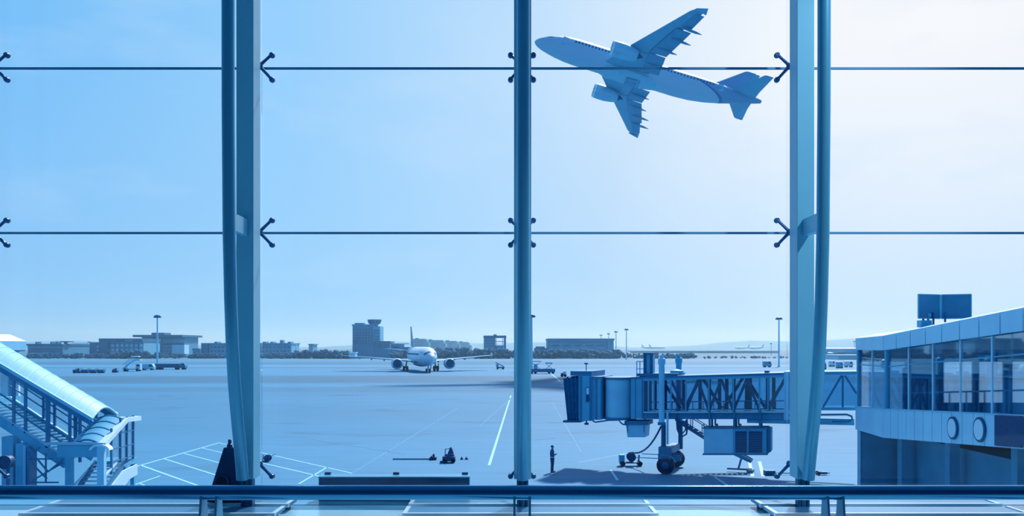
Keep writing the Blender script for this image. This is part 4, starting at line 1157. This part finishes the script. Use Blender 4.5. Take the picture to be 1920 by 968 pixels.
tractor(136, 149, 700, 'tow_tractor', 'dark tow tractor at the left end of the baggage cart train', 'tractor', .5)
for i, (a, b, w) in enumerate(((151, 164, 'directly behind the tow tractor'), (166, 179, 'in the middle of the short train'), (181, 194, 'at the right end of the short train'))):
    cart(a, b, 700, 'baggage_cart', 'dark loaded baggage cart ' + w, 'cart', .55, group='baggage carts in the short train')
tractor(210, 218.5, 699, 'tug', 'small dark tug standing alone between cart train and boarding stairs', 'tractor', .3)

# boarding stairs vehicle
Y = EYE * F / 46.5; xs = lambda px: (px - CX) * Y / F
t = thing('boarding_stairs', 'pale truck mounted boarding stairs parked beside the tall floodlight mast', 'stairs', (xs(245), Y, 0))
MB().box(xs(229), xs(262), Y, Y + 2.2, .5, .95).build('chassis', STEELL, t, bevel=.05)
MB().prism([(xs(229), Y + .2, 1.0), (xs(250), Y + .2, 4.0), (xs(262), Y + .2, 4.0), (xs(262), Y + .2, 3.5), (xs(251), Y + .2, 3.5), (xs(234), Y + .2, .95)], (0, 1.8, 0)).build('flight', STEELL, t)
MB().prism([(xs(230), Y + .15, 2.0), (xs(247), Y + .15, 4.6), (xs(247), Y + .15, 4.75), (xs(229), Y + .15, 2.1)], (0, .08, 0)).prism([(xs(230), Y + 1.95, 2.0), (xs(247), Y + 1.95, 4.6), (xs(247), Y + 1.95, 4.75), (xs(229), Y + 1.95, 2.1)], (0, .08, 0)).build('handrail', STEELB, t)
MB().box(xs(245), xs(259), Y + .1, Y + 2.1, 4.7, 5.0).build('canopy', WHITE, t, bevel=.08)
MB().box(xs(254), xs(262), Y + .1, Y + 2.1, .95, 2.4).build('cab', STEELL, t, bevel=.1)
MB().box(xs(256), xs(261.5), Y + .06, Y + .12, 1.6, 2.2).build('cab_window', NAVY, t)
for f in (234, 257):
    for y in (Y + .15, Y + 2.0): wheel(t, xs(f), y, .5, .3)


def van(px0, px1, py, label, m=WHITE, h=2.3, name='van', cat='van', group=None, d=2.0):
    Y = EYE * F / (py - HZ); X = lambda q: (px0 + (px1 - px0) * q - CX) * Y / F
    t = thing(name, label, cat, (X(.5), Y, 0), group=group)
    MB().prism([(X(0), Y, .4), (X(1), Y, .4), (X(1), Y, h * .55), (X(.86), Y, h), (X(.03), Y, h), (X(0), Y, h * .9)], (0, d, 0)).build('body', m, t, bevel=.08)
    MB().prism([(X(.62), Y - .03, h * .56), (X(.95), Y - .03, h * .56), (X(.84), Y - .03, h * .9), (X(.62), Y - .03, h * .9)], (0, .05, 0)).build('window', NAVY, t)
    for f in (.2, .8):
        for y in (Y + .12, Y + d - .12): wheel(t, X(f), y, .36, .24)
    return t


van(264, 288, 694.5, 'pale van parked between the boarding stairs and the dark flatbed truck', ROOFM, 2.2)
# dark flatbed truck with load
Y = EYE * F / 43.5
t = thing('flatbed_truck', 'long dark loaded flatbed truck to the right of the floodlight mast', 'truck', (xs(318) * 1.07, Y, 0))
MB().box(xs(289), xs(337), Y, Y + 2.4, .7, .95).build('bed', STEELD, t)
MB().box(xs(290), xs(336), Y + .1, Y + 2.3, .95, 2.1).build('load', DARK, t, bevel=.08)
MB().prism([(xs(338), Y, .5), (xs(347), Y, .5), (xs(347), Y, 1.4), (xs(345), Y, 2.3), (xs(338), Y, 2.3)], (0, 2.3, 0)).build('cab', STEELD, t, bevel=.08)
MB().box(xs(341), xs(345), Y - .03, Y + .03, 1.4, 2.0).build('cab_window', NAVY, t)
for f in (294, 300, 330, 343):
    for y in (Y + .15, Y + 2.2): wheel(t, xs(f), y, .48, .3)

# belt loader near the middle column and container loader behind it
Y = EYE * F / 43.0; X = lambda px: (px - CX) * Y / F
t = thing('belt_loader', 'small dark belt loader on the apron just left of the middle column', 'loader', (X(938), Y, 0))
MB().box(X(931), X(946), Y, Y + 1.8, .45, .95).build('chassis', STEELD, t, bevel=.05)
MB().bar((X(929), Y + .9, 2.5), (X(945), Y + .9, 1.0), .8, .3).build('belt', DARK, t)
MB().box(X(930), X(935), Y + .1, Y + 1.0, .95, 1.9).build('cab', STEELB, t)
for f in (933, 943):
    for y in (Y + .1, Y + 1.7): wheel(t, X(f), y, .38, .25)
Y = EYE * F / 51.0
t = thing('container_loader', 'dark container loader with raised platforms right of the middle column', 'loader', (X(1020), Y, 0))
MB().box(X(992), X(1041), Y, Y + 3, .45, 1.5).build('chassis', STEELD, t, bevel=.08)
MB().box(X(994), X(1015), Y + .1, Y + 2.9, 3.6, 3.9).build('platform', ROOFM, t)
MB().box(X(1023), X(1036), Y + .1, Y + 2.9, 3.0, 3.4).build('platform', STEELB, t)
q = MB()
for a, b in ((995, 1013), (1013, 995), (1024, 1035), (1035, 1024)): q.bar((X(a), Y + .2, 1.5), (X(b), Y + .2, 3.4 if b < 1020 and a < 1020 else 3.0), .14)
q.build('scissor_lift', STEELB, t)
MB().box(X(1001), X(1008), Y + .4, Y + 1.6, 1.5, 2.9).build('cab', STEELL, t, bevel=.05)
for f in (997, 1004, 1030, 1037):
    for y in (Y + .2, Y + 2.8): wheel(t, X(f), y, .42, .3)
tractor(1052, 1062, 707, 'tug', 'dark tug on the apron just left of the jet bridge hood', 'tractor', .3)

# service cart with operator frame in the middle of the apron
c = gnd(842, 868); x, Y = c.x, c.y
t = thing('service_cart', 'dark ground power cart with a pointed hood on the open apron', 'cart', (x, Y, 0))
MB().box(x - .45, x + .42, Y - .3, Y + .5, .12, .46).build('chassis', NAVY, t, bevel=.03)
MB().box(x - .30, x + .36, Y - .1, Y + .4, .46, .62).build('engine_block', DARK, t, bevel=.03)
MB().hexa([(x - .12, Y, .6), (x + .34, Y, .6), (x + .34, Y + .4, .6), (x - .12, Y + .4, .6), (x + .06, Y + .15, 1.08), (x + .16, Y + .15, 1.08), (x + .16, Y + .25, 1.08), (x + .06, Y + .25, 1.08)]).build('hood', NAVY, t, bevel=.03)
MB().bar((x - .28, Y, .5), (x - .26, Y, .98), .06).bar((x - .26, Y, .96), (x + .05, Y, 1.0), .04).build('handle', DARK, t)
MB().box(x - .62, x - .1, Y - .38, Y - .1, .04, .16).build('step', NAVY, t)
for wx in (-.3, .3):
    for wy in (-.25, .45): wheel(t, x + wx, Y + wy, .15, .1)
c = gnd(813, 862.5)
t = thing('tow_bar', 'long thin tow bar lying on the apron left of the ground power cart', 'tow bar', (c.x, c.y, 0))
MB().bar((gnd(737, 862).x, c.y, .06), (gnd(806, 862).x, c.y, .06), .09).build('shaft', STEELD, t)
MB().box(c.x - .28, c.x + .22, c.y - .2, c.y + .2, .02, .2).lathe([(.2, .1), (.42, .06), (.42, 0)], (c.x, c.y, 0), n=10).build('head', NAVY, t)
for wy in (-.25, .25): wheel(t, c.x - .1, c.y + wy, .14, .08)
c = gnd(871, 862)
t = thing('wheel_chock', 'dark pair of linked chocks lying right of the ground power cart', 'chock', (c.x, c.y, 0))
MB().prism([(c.x - .33, c.y - .1, 0), (c.x - .1, c.y - .1, 0), (c.x - .2, c.y - .1, .24)], (0, .25, 0)).build('block', NAVY, t)
MB().prism([(c.x + .05, c.y - .1, 0), (c.x + .3, c.y - .1, 0), (c.x + .1, c.y - .1, .22)], (0, .25, 0)).build('block', NAVY, t)
MB().bar((c.x - .1, c.y, .05), (c.x + .08, c.y, .05), .03).build('rope', DARK, t)
# reel beside the left column, tow bar beside the right one
c = gnd(502, 866)
t = thing('cable_reel', 'dark round cable reel standing on the hatched marking just right of the left column', 'reel', (c.x, c.y, 0))
MB().lathe([(c.y - .2, 0), (c.y - .2, .24), (c.y - .16, .24), (c.y - .16, .17), (c.y + .16, .17), (c.y + .16, .24), (c.y + .2, .24), (c.y + .2, 0)], (c.x, 0, .26), 'Y', 20).build('drum', NAVY, t, smooth=True)
MB().box(c.x - .45, c.x, c.y - .2, c.y + .2, .02, .06).bar((c.x - .35, c.y, .05), (c.x - .30, c.y, .5), .05).bar((c.x - .3, c.y, .25), (c.x, c.y, .28), .05).build('stand', DARK, t)
MB().bar((c.x + .15, c.y, .40), (c.x + .55, c.y, .50), .04).build('handle', DARK, t)
c = gnd(1525, 891)
t = thing('tow_bar', 'thin tow bar lying on the apron behind the pale truss column', 'tow bar', (c.x, c.y, 0))
MB().bar((gnd(1440, 891).x, c.y, .12), (gnd(1556, 891).x, c.y, .12), .06).build('shaft', DARK, t)
MB().box(c.x + .5, c.x + .85, c.y - .12, c.y + .12, .06, .2).build('head', NAVY, t)
for wy in (-.2, .2): wheel(t, c.x + .3, c.y + wy, .12, .06)
MB().box(gnd(1433, 891).x, gnd(1452, 891).x, c.y - .25, c.y + .25, .02, .30).build('coupling', DARK, t)

# far right apron traffic
for i, (a, b, py, m, w) in enumerate(((1432, 1447, 689, STEELB, 'dark van crossing the far apron left of the pale truss column'),
                                      (1538, 1550, 693, BLDM, 'small grey van just right of the bowed tube on the far apron'),
                                      (1556, 1566, 688, WHITE, 'small white van on the far apron nearest the tube of the pale column'),
                                      (1570, 1581, 691, STEELB, 'dark van in the middle of the far apron left of the pier'),
                                      (1585, 1600, 689, WHITE, 'white van on the far apron beside the pier roof corner'))):
    van(a, b, py, w, m, 2.4, group='vans on the far apron')


# light masts
def mast(px, ytop, ybase, label, rhead=1.1, lum=8, Y=None):
    Y = Y or EYE * F / (ybase - HZ); b = Vector(((px - CX) * Y / F, Y, 0)); zt_ = EYE - (ytop - HZ) * Y / F
    t = thing('light_mast', label, 'light mast', b, group='floodlight masts')
    MB().lathe([(0, .55), (.5, .5), (.6, .36), (zt_ - .3, .24), (zt_ - .3, 0)], b, n=12).build('pole', STEELL, t, smooth=True)
    MB().lathe([(zt_ - .6, .3), (zt_ - .35, rhead), (zt_ + .05, rhead), (zt_ + .3, .4), (zt_ + .3, 0)], b, n=16, cap=True).build('head_ring', STEELD, t)
    q = MB()
    for k in range(lum):
        a = 2 * math.pi * k / lum; q.box(b.x + math.cos(a) * rhead - .3, b.x + math.cos(a) * rhead + .3, Y + math.sin(a) * rhead - .3, Y + math.sin(a) * rhead + .3, zt_ - .8, zt_ - .25)
    q.build('floodlight', DARK, t)


mast(295, 592, 692, 'tall floodlight mast behind the boarding stairs at the left', 1.0)
mast(1460.5, 596, 688, 'tall floodlight mast just left of the pale truss column', 1.05)
mast(1174.5, 617, 0, 'floodlight mast standing clear to the right of the hangar', 1.0, 6, 560)
mast(1155, 621.5, 0, 'floodlight mast rising at the right end of the hangar', 1.0, 6, 640)
mast(1141, 625.5, 0, 'faint floodlight mast behind the hangar roof, farther right of the two', .9, 6, 760)
mast(1127, 628, 0, 'faint floodlight mast behind the hangar roof, farther left of the two', 1.0, 6, 840)
mast(997, 591, 696, 'floodlight mast hidden behind the middle column with only its head showing', .9)
mast(1446, 644, 0, 'short faint mast far away left of the tall mast by the pale column', .8, 6, 900)
mast(1543, 641, 0, 'short faint mast far away just right of the pale column', 1.1, 6, 900)
mast(1602, 639.5, 0, 'faint mast far away beside the pier roof corner', 1.1, 6, 900)


# ------------------------------------------------------------------ buildings across the airfield
BD = 640.0


def bld(name, label, parts, Y=BD, cat='building', dep=30):
    """parts: (part name, material, x0, x1, ytop, ybase, dy, depth) in rows and columns of the view at distance Y"""
    x_ = (parts[0][2] + parts[0][3]) / 2
    t = thing(name, label, cat, ((x_ - CX) * Y / F, Y, 0))
    for nm, m, x0, x1, y0, y1, dy, dd in parts:
        a, b = at(x0, y0, Y), at(x1, y1, Y)
        MB().box(a.x, b.x, Y + dy, Y + dy + dd, max(0, b.z) if y1 < 671 else 0, a.z).build(nm, m, t)
    return t


def wins(x0, x1, y0, y1, nx, ny, m=BGLS, fx=.6, fy=.55, dy=-.3):
    o = []
    for j in range(ny):
        for i in range(nx):
            wx, wy = (x1 - x0) / nx, (y1 - y0) / ny
            cx, cy = x0 + (i + .5) * wx, y0 + (j + .5) * wy
            o.append(('window', m, cx - wx * fx / 2, cx + wx * fx / 2, cy - wy * fy / 2, cy + wy * fy / 2, dy, .5))
    return o


bld('terminal_building', 'long low terminal with pale bands at the far left', [('wall', BLDM, 52, 118, 648, 672, 0, 40), ('roof', BLDD, 51, 119, 645, 648.5, -2, 44), ('band', BLDL, 52, 117, 650, 652, -1, 2), ('band', BLDL, 60, 114, 661.5, 663.5, -1, 2), ('window_strip', BGLS, 54, 116, 654, 660, -.4, 1), ('window_strip', BGLS, 54, 116, 664, 668, -.4, 1),
    ('roof_unit', BLDD, 58, 61, 641, 645, 6, 6), ('roof_unit', BLDD, 86, 89, 641, 645, 6, 6), ('roof_unit', BLDD, 97, 99, 640.5, 645, 6, 6), ('roof_unit', BLDD, 105, 123, 640, 642, 6, 6), ('roof_unit', BLDD, 112, 114, 642, 645, 6, 4)])
t = bld('warehouse', 'plain grey warehouse with hipped roof beside the dark office block', [('wall', BLDM, 118, 173, 651, 672, 4, 40), ('band', BLDL, 118, 173, 650.6, 651.6, 3.6, 1), ('gable', BLDM, 158, 163, 643, 650, 10, 4), ('vent', BLDD, 141, 144, 640.5, 645, 20, 3)], 690.0)
a, b = at(118, 651, 694.0), at(173, 651, 694.0); r_ = at(0, 642.5, 694.0).z
MB().hexa([(a.x, 690.0 + 4, a.z), (b.x, 690.0 + 4, a.z), (b.x, 690.0 + 44, a.z), (a.x, 690.0 + 44, a.z), (a.x + 2, 690.0 + 16, r_), (b.x - 2, 690.0 + 16, r_), (b.x - 2, 690.0 + 30, r_), (a.x + 2, 690.0 + 30, r_)]).build('roof', BLDM, t)
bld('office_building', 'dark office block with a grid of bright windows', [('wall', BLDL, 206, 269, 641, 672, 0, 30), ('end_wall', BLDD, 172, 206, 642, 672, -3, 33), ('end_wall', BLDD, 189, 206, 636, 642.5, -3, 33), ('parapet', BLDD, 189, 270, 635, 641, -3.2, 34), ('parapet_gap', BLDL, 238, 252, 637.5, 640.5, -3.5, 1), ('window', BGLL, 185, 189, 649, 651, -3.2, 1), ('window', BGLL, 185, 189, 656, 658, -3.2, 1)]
    + wins(207, 269, 644, 669, 7, 3, BGLL, .62, .6) + [('pillar', BLDM, 207 + k * 8.85 - .9, 207 + k * 8.85 + .9, 643, 670, -.9, .7) for k in range(1, 7)])
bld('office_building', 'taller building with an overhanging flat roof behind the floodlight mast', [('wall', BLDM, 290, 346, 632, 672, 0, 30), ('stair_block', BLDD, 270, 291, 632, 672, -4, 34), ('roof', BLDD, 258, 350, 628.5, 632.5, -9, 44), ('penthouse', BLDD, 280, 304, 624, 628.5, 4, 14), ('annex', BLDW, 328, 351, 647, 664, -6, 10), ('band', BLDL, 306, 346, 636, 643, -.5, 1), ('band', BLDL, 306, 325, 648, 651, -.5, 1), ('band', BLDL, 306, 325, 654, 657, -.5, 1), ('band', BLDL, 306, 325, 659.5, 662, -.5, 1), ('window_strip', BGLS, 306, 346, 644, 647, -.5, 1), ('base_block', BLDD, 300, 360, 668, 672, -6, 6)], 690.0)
bld('low_block', 'small pale low block between the overhanging roof building and the left column', [('wall', BLDL, 352, 378, 657, 672, 10, 20), ('roof', BLDM, 352, 366, 653.5, 657.5, 9, 20), ('shed', BLDM, 362, 372, 656, 672, 4, 8), ('window', BGLS, 354, 360, 660, 663, 9.6, 1)])
bld('office_building', 'long office with small square windows reaching behind the left column', [('wall', BLDL, 386, 546, 645, 672, 0, 24), ('end_wall', BLDD, 379, 392, 645, 672, -2, 26), ('parapet', BLDM, 379, 547, 643.5, 646, -2.2, 28), ('ground_floor', BLDM, 392, 546, 664, 672, -1, 2)]
    + [('roof_dome', BLDM, c - 3, c + 3, 641, 644, 2, 8) for c in (403, 494, 508, 541)] + [('chimney', BLDM, 522, 528, 638, 644, 4, 5)] + wins(394, 545, 648, 662, 22, 2, BGLS, .55, .4))
bld('shed', 'cluster of small pale sheds right of the office with square windows', [('wall', BLDL, 550, 562, 663, 672, 8, 14), ('wall', BLDW, 566, 574, 664, 669, 6, 8), ('roof', BLDM, 549, 563, 660.5, 663.5, 7, 16), ('mast', BLDW, 552, 553.5, 646, 672, 4, 1)])
bld('apartment_building', 'faint tower block far away left of the control tower', [('wall', BLDM, 579, 586.5, 646, 672, 0, 20), ('parapet', BLDM, 578, 588, 645, 647, -1, 22)], 900)
bld('shed', 'small white shed at the foot of the control tower', [('wall', BLDW, 654, 666, 662, 670, 0, 8), ('roof', WHITE, 653, 667, 661, 662.5, -1, 10)], 600)
# control tower
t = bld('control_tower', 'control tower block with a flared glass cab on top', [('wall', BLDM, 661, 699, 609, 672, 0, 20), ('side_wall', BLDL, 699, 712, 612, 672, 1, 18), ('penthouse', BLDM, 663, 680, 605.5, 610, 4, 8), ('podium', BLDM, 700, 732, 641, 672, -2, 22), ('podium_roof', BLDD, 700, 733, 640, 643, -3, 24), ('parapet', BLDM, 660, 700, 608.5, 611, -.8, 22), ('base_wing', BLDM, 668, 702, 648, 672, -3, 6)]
    + [('window_strip', BGLS, x, x + 2.4, 616, 646, -.4, 1) for x in (663, 668.5, 674, 679.5, 685, 690.5, 696)] + [('balcony', BLDD, 701, 712, y, y + 1.3, .4, 2) for y in (619, 624.5, 630, 635.5)] + wins(708, 731, 645, 653, 2, 2, BGLS, .8, .5, -2.4)
    + [('window', BGLS, 701, 704, y, y + 2.5, -2.4, 1) for y in (645, 650, 657)] + [('floor_band', BLDL, 661, 699, y, y + .7, -.5, 1) for y in (620.5, 626, 631.5, 637, 642.5)])
cx_ = (699 - CX) * BD / F; z_ = lambda y: EYE - (y - HZ) * BD / F
MB().lathe([(z_(613), 2.5), (z_(609), 2.6), (z_(606.5), 4.2)], (cx_, BD + 8, 0), n=12, cap=True).build('cab_base', BLDM, t)
MB().lathe([(z_(606.5), 4.0), (z_(600.5), 4.9)], (cx_, BD + 8, 0), n=12, cap=True).build('cab_glass', BGLS, t)
MB().lathe([(z_(600.6), 5.0), (z_(599), 5.0), (z_(598.6), 3)], (cx_, BD + 8, 0), n=12, cap=True).build('cab_roof', BLDD, t)
q = MB()
for k in range(12):
    a = 2 * math.pi * (k + .5) / 12; q.bar((cx_ + 4.0 * math.cos(a), BD + 8 + 4.0 * math.sin(a), z_(606.5)), (cx_ + 4.9 * math.cos(a), BD + 8 + 4.9 * math.sin(a), z_(600.5)), .3)
q.build('cab_mullion', BLDM, t)
bld('low_block', 'pale low blocks just behind the tail of the taxiing airliner', [('wall', BLDL, 733, 750, 645, 672, 6, 20), ('roof', BLDW, 733, 765, 644, 645.5, 5, 22), ('wall', BLDM, 748, 770, 651, 672, 2, 14), ('window_strip', BGLS, 735, 748, 650, 653, 5.6, 1), ('wall', BLDW, 736, 749, 661, 666, 2, 5)])
for a, b, y, Y, lb in ((772, 800, 637, 1300, 'faint stepped housing block on the hill straight above the taxiing airliner'), (798, 832, 639.5, 1350, 'faint housing block on the hill right of the stepped one'),
                       (830, 858, 641, 1500, 'faint housing block on the hill in the middle of its row'), (856, 880, 643, 1600, 'faint housing block on the hill near the open frame building')):
    bld('housing_block', lb, [('wall', BLDM, a, b, y, 672, 0, 30), ('roof', BLDD, a + 2, b - 3, y - 1.4, y + .3, 2, 26), ('penthouse', BLDM, a + 5, a + 11, y - 3, y, 8, 10), ('wing', BLDM, b - 8, b + 4, y + 5, 672, -4, 30)] + wins(a + 2, b - 8, y + 2, 656, 5, 3, BGLS, .6, .4), Y)
bld('open_frame_building', 'blocky building with a large opening in its right half left of the middle column', [('wall', BLDM, 907, 928, 631, 672, 0, 24), ('roof', BLDD, 906.5, 949, 629.5, 633.5, -.6, 26), ('side_wall', BLDM, 944.5, 948.5, 633, 672, 0, 24), ('lower_wall', BLDM, 927, 946, 648, 672, 0, 24), ('floor_band', BLDM, 928, 945, 640, 641, 0, 18), ('penthouse', BLDM, 925, 931, 627, 630, 4, 6), ('gate', BLDW, 943, 945.5, 650, 662, -1, 1), ('mullion', BLDM, 930, 931, 633, 648, 0, 1), ('mullion', BLDM, 942, 943, 633, 648, 0, 1)]
    + [('floor_band', BLDL, 908, 927, y, y + .8, -.3, 1) for y in (636, 641, 646, 651)])
bld('hangar', 'wide flat roofed hangar with two rows of window strips behind the jet bridge', [('wall', BLDL, 1028, 1138, 638, 672, 0, 40), ('parapet', BLDM, 1027, 1152, 635, 638.5, -1, 42), ('end_wall', BLDL, 1138, 1151, 638, 672, 1, 38), ('corner_post', BLDM, 1027, 1030, 638, 672, -.5, 3), ('corner_post', BLDD, 1137, 1139, 638, 672, -.5, 3), ('band', BLDM, 1030, 1137, 641.5, 643.5, -.3, 1)]
    + wins(1031, 1137, 645.5, 650.5, 5, 1, BGLS, .72, .5) + wins(1031, 1137, 655.5, 661.5, 5, 1, BGLS, .78, .6))
bld('low_block', 'low grey annex in the trees left of the hangar', [('wall', BLDM, 1003, 1027, 653, 672, 6, 20), ('roof', BLDD, 1006, 1022, 650, 653.5, 5, 22)])
bld('cargo_shed', 'long pale cargo shed far beyond the jet bridge', [('wall', BLDW, 1190, 1460, 659.5, 664, 0, 40), ('roof', BLDL, 1185, 1462, 658, 660, -2, 44)], 1100)
bld('cargo_shed', 'pale far shed between the pale truss column and the pier', [('wall', BLDW, 1572, 1640, 668, 674, 0, 40), ('roof', BLDL, 1570, 1642, 666, 668.5, -2, 44)], 560)

# trees in front of the buildings: too many to count


q = MB(); rnd = random.Random(3)
for (x0, x1, n, hmin, hmax) in ((50, 420, 150, 2.5, 4.2), (205, 300, 40, 3.5, 6.2), (470, 660, 90, 2.8, 5.0), (560, 650, 40, 4, 6.5), (730, 1030, 130, 3, 6), (810, 960, 40, 5, 8.5), (1000, 1160, 90, 4, 7.5), (1150, 1320, 70, 2, 4.2), (1320, 1640, 70, 1, 2.2)):
    for k in range(n):
        px = rnd.uniform(x0, x1); y = 612 + rnd.uniform(-6, 10); h = rnd.uniform(hmin, hmax); x = (px - CX) * y / F
        for j in range(7):
            zz = h * rnd.uniform(.18, .80); r_ = h * rnd.uniform(.17, .27)
            q.ico((x + rnd.uniform(-.42, .42) * h, y + rnd.uniform(-.42, .42) * h, zz), r_, (1.1, 1, .9), 1, .22)
tag(q.build('treeline', TREEM), 'dark trees and hedges lining the far edge of the airfield', 'trees', None, 'stuff')

# low hills on the horizon
q = MB(); rings = []
for k in range(81):
    x = -3800 + k * 95; h = 17 + 9 * math.sin(k * .37) + 6 * math.sin(k * .91 + 1) + (14 if x > 900 else 0)
    rings.append([(x, 3200, 0), (x, 3350, h * .6), (x, 3600, h), (x, 4200, h * .8), (x, 4600, 0)])
q.loft(rings, closed=False, cap=False)
struct('hills', q, HILLM, smooth=True)

# haze lying over the airfield
hz = MB().box(-1700, 1700, 150, 4700, .5, 70).build('haze', bpy.data.materials.new('haze_air'))
hm = hz.data.materials[0]; hm.use_nodes = True; nt = hm.node_tree; nt.nodes.clear()
o_ = nt.nodes.new('ShaderNodeOutputMaterial'); vs = nt.nodes.new('ShaderNodeVolumeScatter')
vs.inputs['Color'].default_value = (.38, .78, 1, 1); vs.inputs['Density'].default_value = .00032; vs.inputs['Anisotropy'].default_value = .35
nt.links.new(vs.outputs[0], o_.inputs['Volume'])
hm.cycles.homogeneous_volume = True if hasattr(hm.cycles, 'homogeneous_volume') else True
tag(hz, 'thin blue haze lying over the far airfield', 'haze', None, 'stuff')

# ------------------------------------------------------------------ person on the apron
def skin_mesh(name, verts, edges, radii, m, parent, sub=2):
    me = bpy.data.meshes.new(name); me.from_pydata([Vector(v) for v in verts], edges, []); me.update()
    o = bpy.data.objects.new(name, me); COL.objects.link(o)
    me.materials.append(m)
    md = o.modifiers.new('Skin', 'SKIN'); md.use_smooth_shade = True
    sv_ = me.skin_vertices[0].data if me.skin_vertices else None
    if sv_ is None:
        me.attributes  # the modifier adds the layer
    for i, r in enumerate(radii):
        r = r if isinstance(r, tuple) else (r, r)
        me.skin_vertices[0].data[i].radius = r
        me.skin_vertices[0].data[i].use_root = (i == 0)
    sb = o.modifiers.new('Subdivision', 'SUBSURF'); sb.levels = sub; sb.render_levels = sub
    o.parent = parent
    return o


pc = gnd(1035.5, 886)
per = thing('person', 'person in dark clothes with pale belt standing left of the jet bridge', 'person', (pc.x, pc.y, 0), R(72))
# local: facing -y, x to the figure's left; heights in metres for 1.75 m
V = [(0, 0, .98), (0, .01, 1.12), (0, .015, 1.28), (0, .01, 1.42), (0, 0, 1.50), (0, -.01, 1.56), (0, -.025, 1.635), (0, -.02, 1.70)]
Rr = [(.13, .09), (.125, .09), (.12, .09), (.075, .06), .055, (.068, .078), (.075, .092), (.062, .075)]
E_ = [(i, i + 1) for i in range(7)]


def chain(start, pts, rad):
    p = start
    for q_, r_ in zip(pts, rad):
        V.append(q_); Rr.append(r_); E_.append((p, len(V) - 1)); p = len(V) - 1
    return p


for sx in (1, -1):
    chain(0, [(sx * .09, 0, .90), (sx * .10, -.01, .70), (sx * .10, -.005, .50), (sx * .105, .015, .28), (sx * .105, .02, .09), (sx * .11, -.06, .035), (sx * .115, -.16, .03)],
          [.10, .085, .062, .056, .042, (.042, .035), (.04, .026)])
    w = chain(3, [(sx * .17, .01, 1.41), (sx * .215, .02, 1.28), (sx * .23, .03, 1.13), (sx * .17, -.12, 1.13), (sx * .10, -.22, 1.17)], [.045, .045, .042, .038, .027])
    pm_ = chain(w, [(sx * .07, -.26, 1.19)], [(.026, .018)])
    for k, (dx, ln) in enumerate(((.024, .062), (.008, .072), (-.008, .068), (-.024, .054))):
        chain(pm_, [(sx * (.055 + dx * .9), -.285, 1.20 + dx * .3), (sx * (.045 + dx), -.285 - ln * .5, 1.205), (sx * (.035 + dx * .9), -.28 - ln * .75, 1.19)], [.009, .0085, .007])
    chain(pm_, [(sx * .06, -.262, 1.222), (sx * .045, -.285, 1.24)], [.010, .008])
body = skin_mesh('body', V, E_, Rr, SKINM, per)
# face
fz = MB(); fz.ball((0, -.104, 1.63), .013, (.7, 1.2, 1.3), 8); fz.build('nose', SKINM, body, True, world=False)
ee = MB()
for sx in (1, -1): ee.ball((sx * .03, -.089, 1.655), .010, (1.2, .6, .8), 8)
ee.build('eye', BLACK, body, True, world=False)
mo = MB(); mo.ball((0, -.088, 1.595), .018, (1.3, .5, .35), 8); mo.build('mouth', CLOTHJ, body, True, world=False)
ea = MB()
for sx in (1, -1): ea.ball((sx * .078, -.015, 1.645), .022, (.4, .8, 1.2), 8)
ea.build('ear', SKINM, body, True, world=False)
hr = MB(); hr.ball((0, .0, 1.685), .095, (.92, 1.08, .92), 16)
bmesh.ops.delete(hr.bm, geom=[v for v in hr.bm.verts if v.co.z < 1.66 and v.co.y < .0 or v.co.z < 1.60], context='VERTS')
hr.build('hair', HAIRM, per, True, world=False)
# trousers, jacket, shoes
def ell(cx, cy, z, rx, ry, n=18):
    return [(cx + rx * math.cos(2 * math.pi * k / n), cy + ry * math.sin(2 * math.pi * k / n), z) for k in range(n)]


tr = MB()
tr.loft([ell(0, 0, 1.04, .150, .118), ell(0, 0, .97, .168, .130), ell(0, 0, .90, .178, .135), ell(0, 0, .84, .165, .125)])
for sx in (1, -1):
    tr.loft([ell(sx * .082, 0, .92, .098, .122), ell(sx * .092, -.004, .78, .092, .108), ell(sx * .10, -.01, .62, .080, .088), ell(sx * .10, -.005, .48, .072, .078), ell(sx * .104, .012, .28, .066, .072), ell(sx * .108, .008, .06, .064, .070)])
tr.build('trousers', CLOTH, per, True, world=False)
jk = MB().loft([ell(0, 0, .965, .176, .138), ell(0, 0, 1.0, .180, .140), ell(0, .008, 1.12, .174, .132), ell(0, .015, 1.28, .196, .142), ell(0, .012, 1.38, .190, .128), ell(0, .008, 1.44, .135, .105), ell(0, .004, 1.49, .078, .082), ell(0, 0, 1.53, .072, .078)])
for sx in (1, -1):
    jk.tube([(sx * .13, .01, 1.40), (sx * .18, .012, 1.385), (sx * .215, .02, 1.28), (sx * .235, .03, 1.16), (sx * .225, 0, 1.115), (sx * .17, -.12, 1.13), (sx * .115, -.20, 1.16)], [.07, .076, .068, .062, .060, .052, .044], 14)
jk.build('jacket', CLOTHJ, per, True, world=False)
bl = MB(); bl.loft([[(.184 * math.cos(a), .003 + .145 * math.sin(a), z) for a in [2 * math.pi * k / 20 for k in range(20)]] for z in (.975, 1.015)]); bl.build('reflective_belt', WHITE, per, True, world=False)
for sx in (1, -1):
    sh = MB().ball((sx * .112, -.05, .045), .1, (.55, 1.5, .45), 14); sh.build('shoe', BLACK, per, True, world=False)
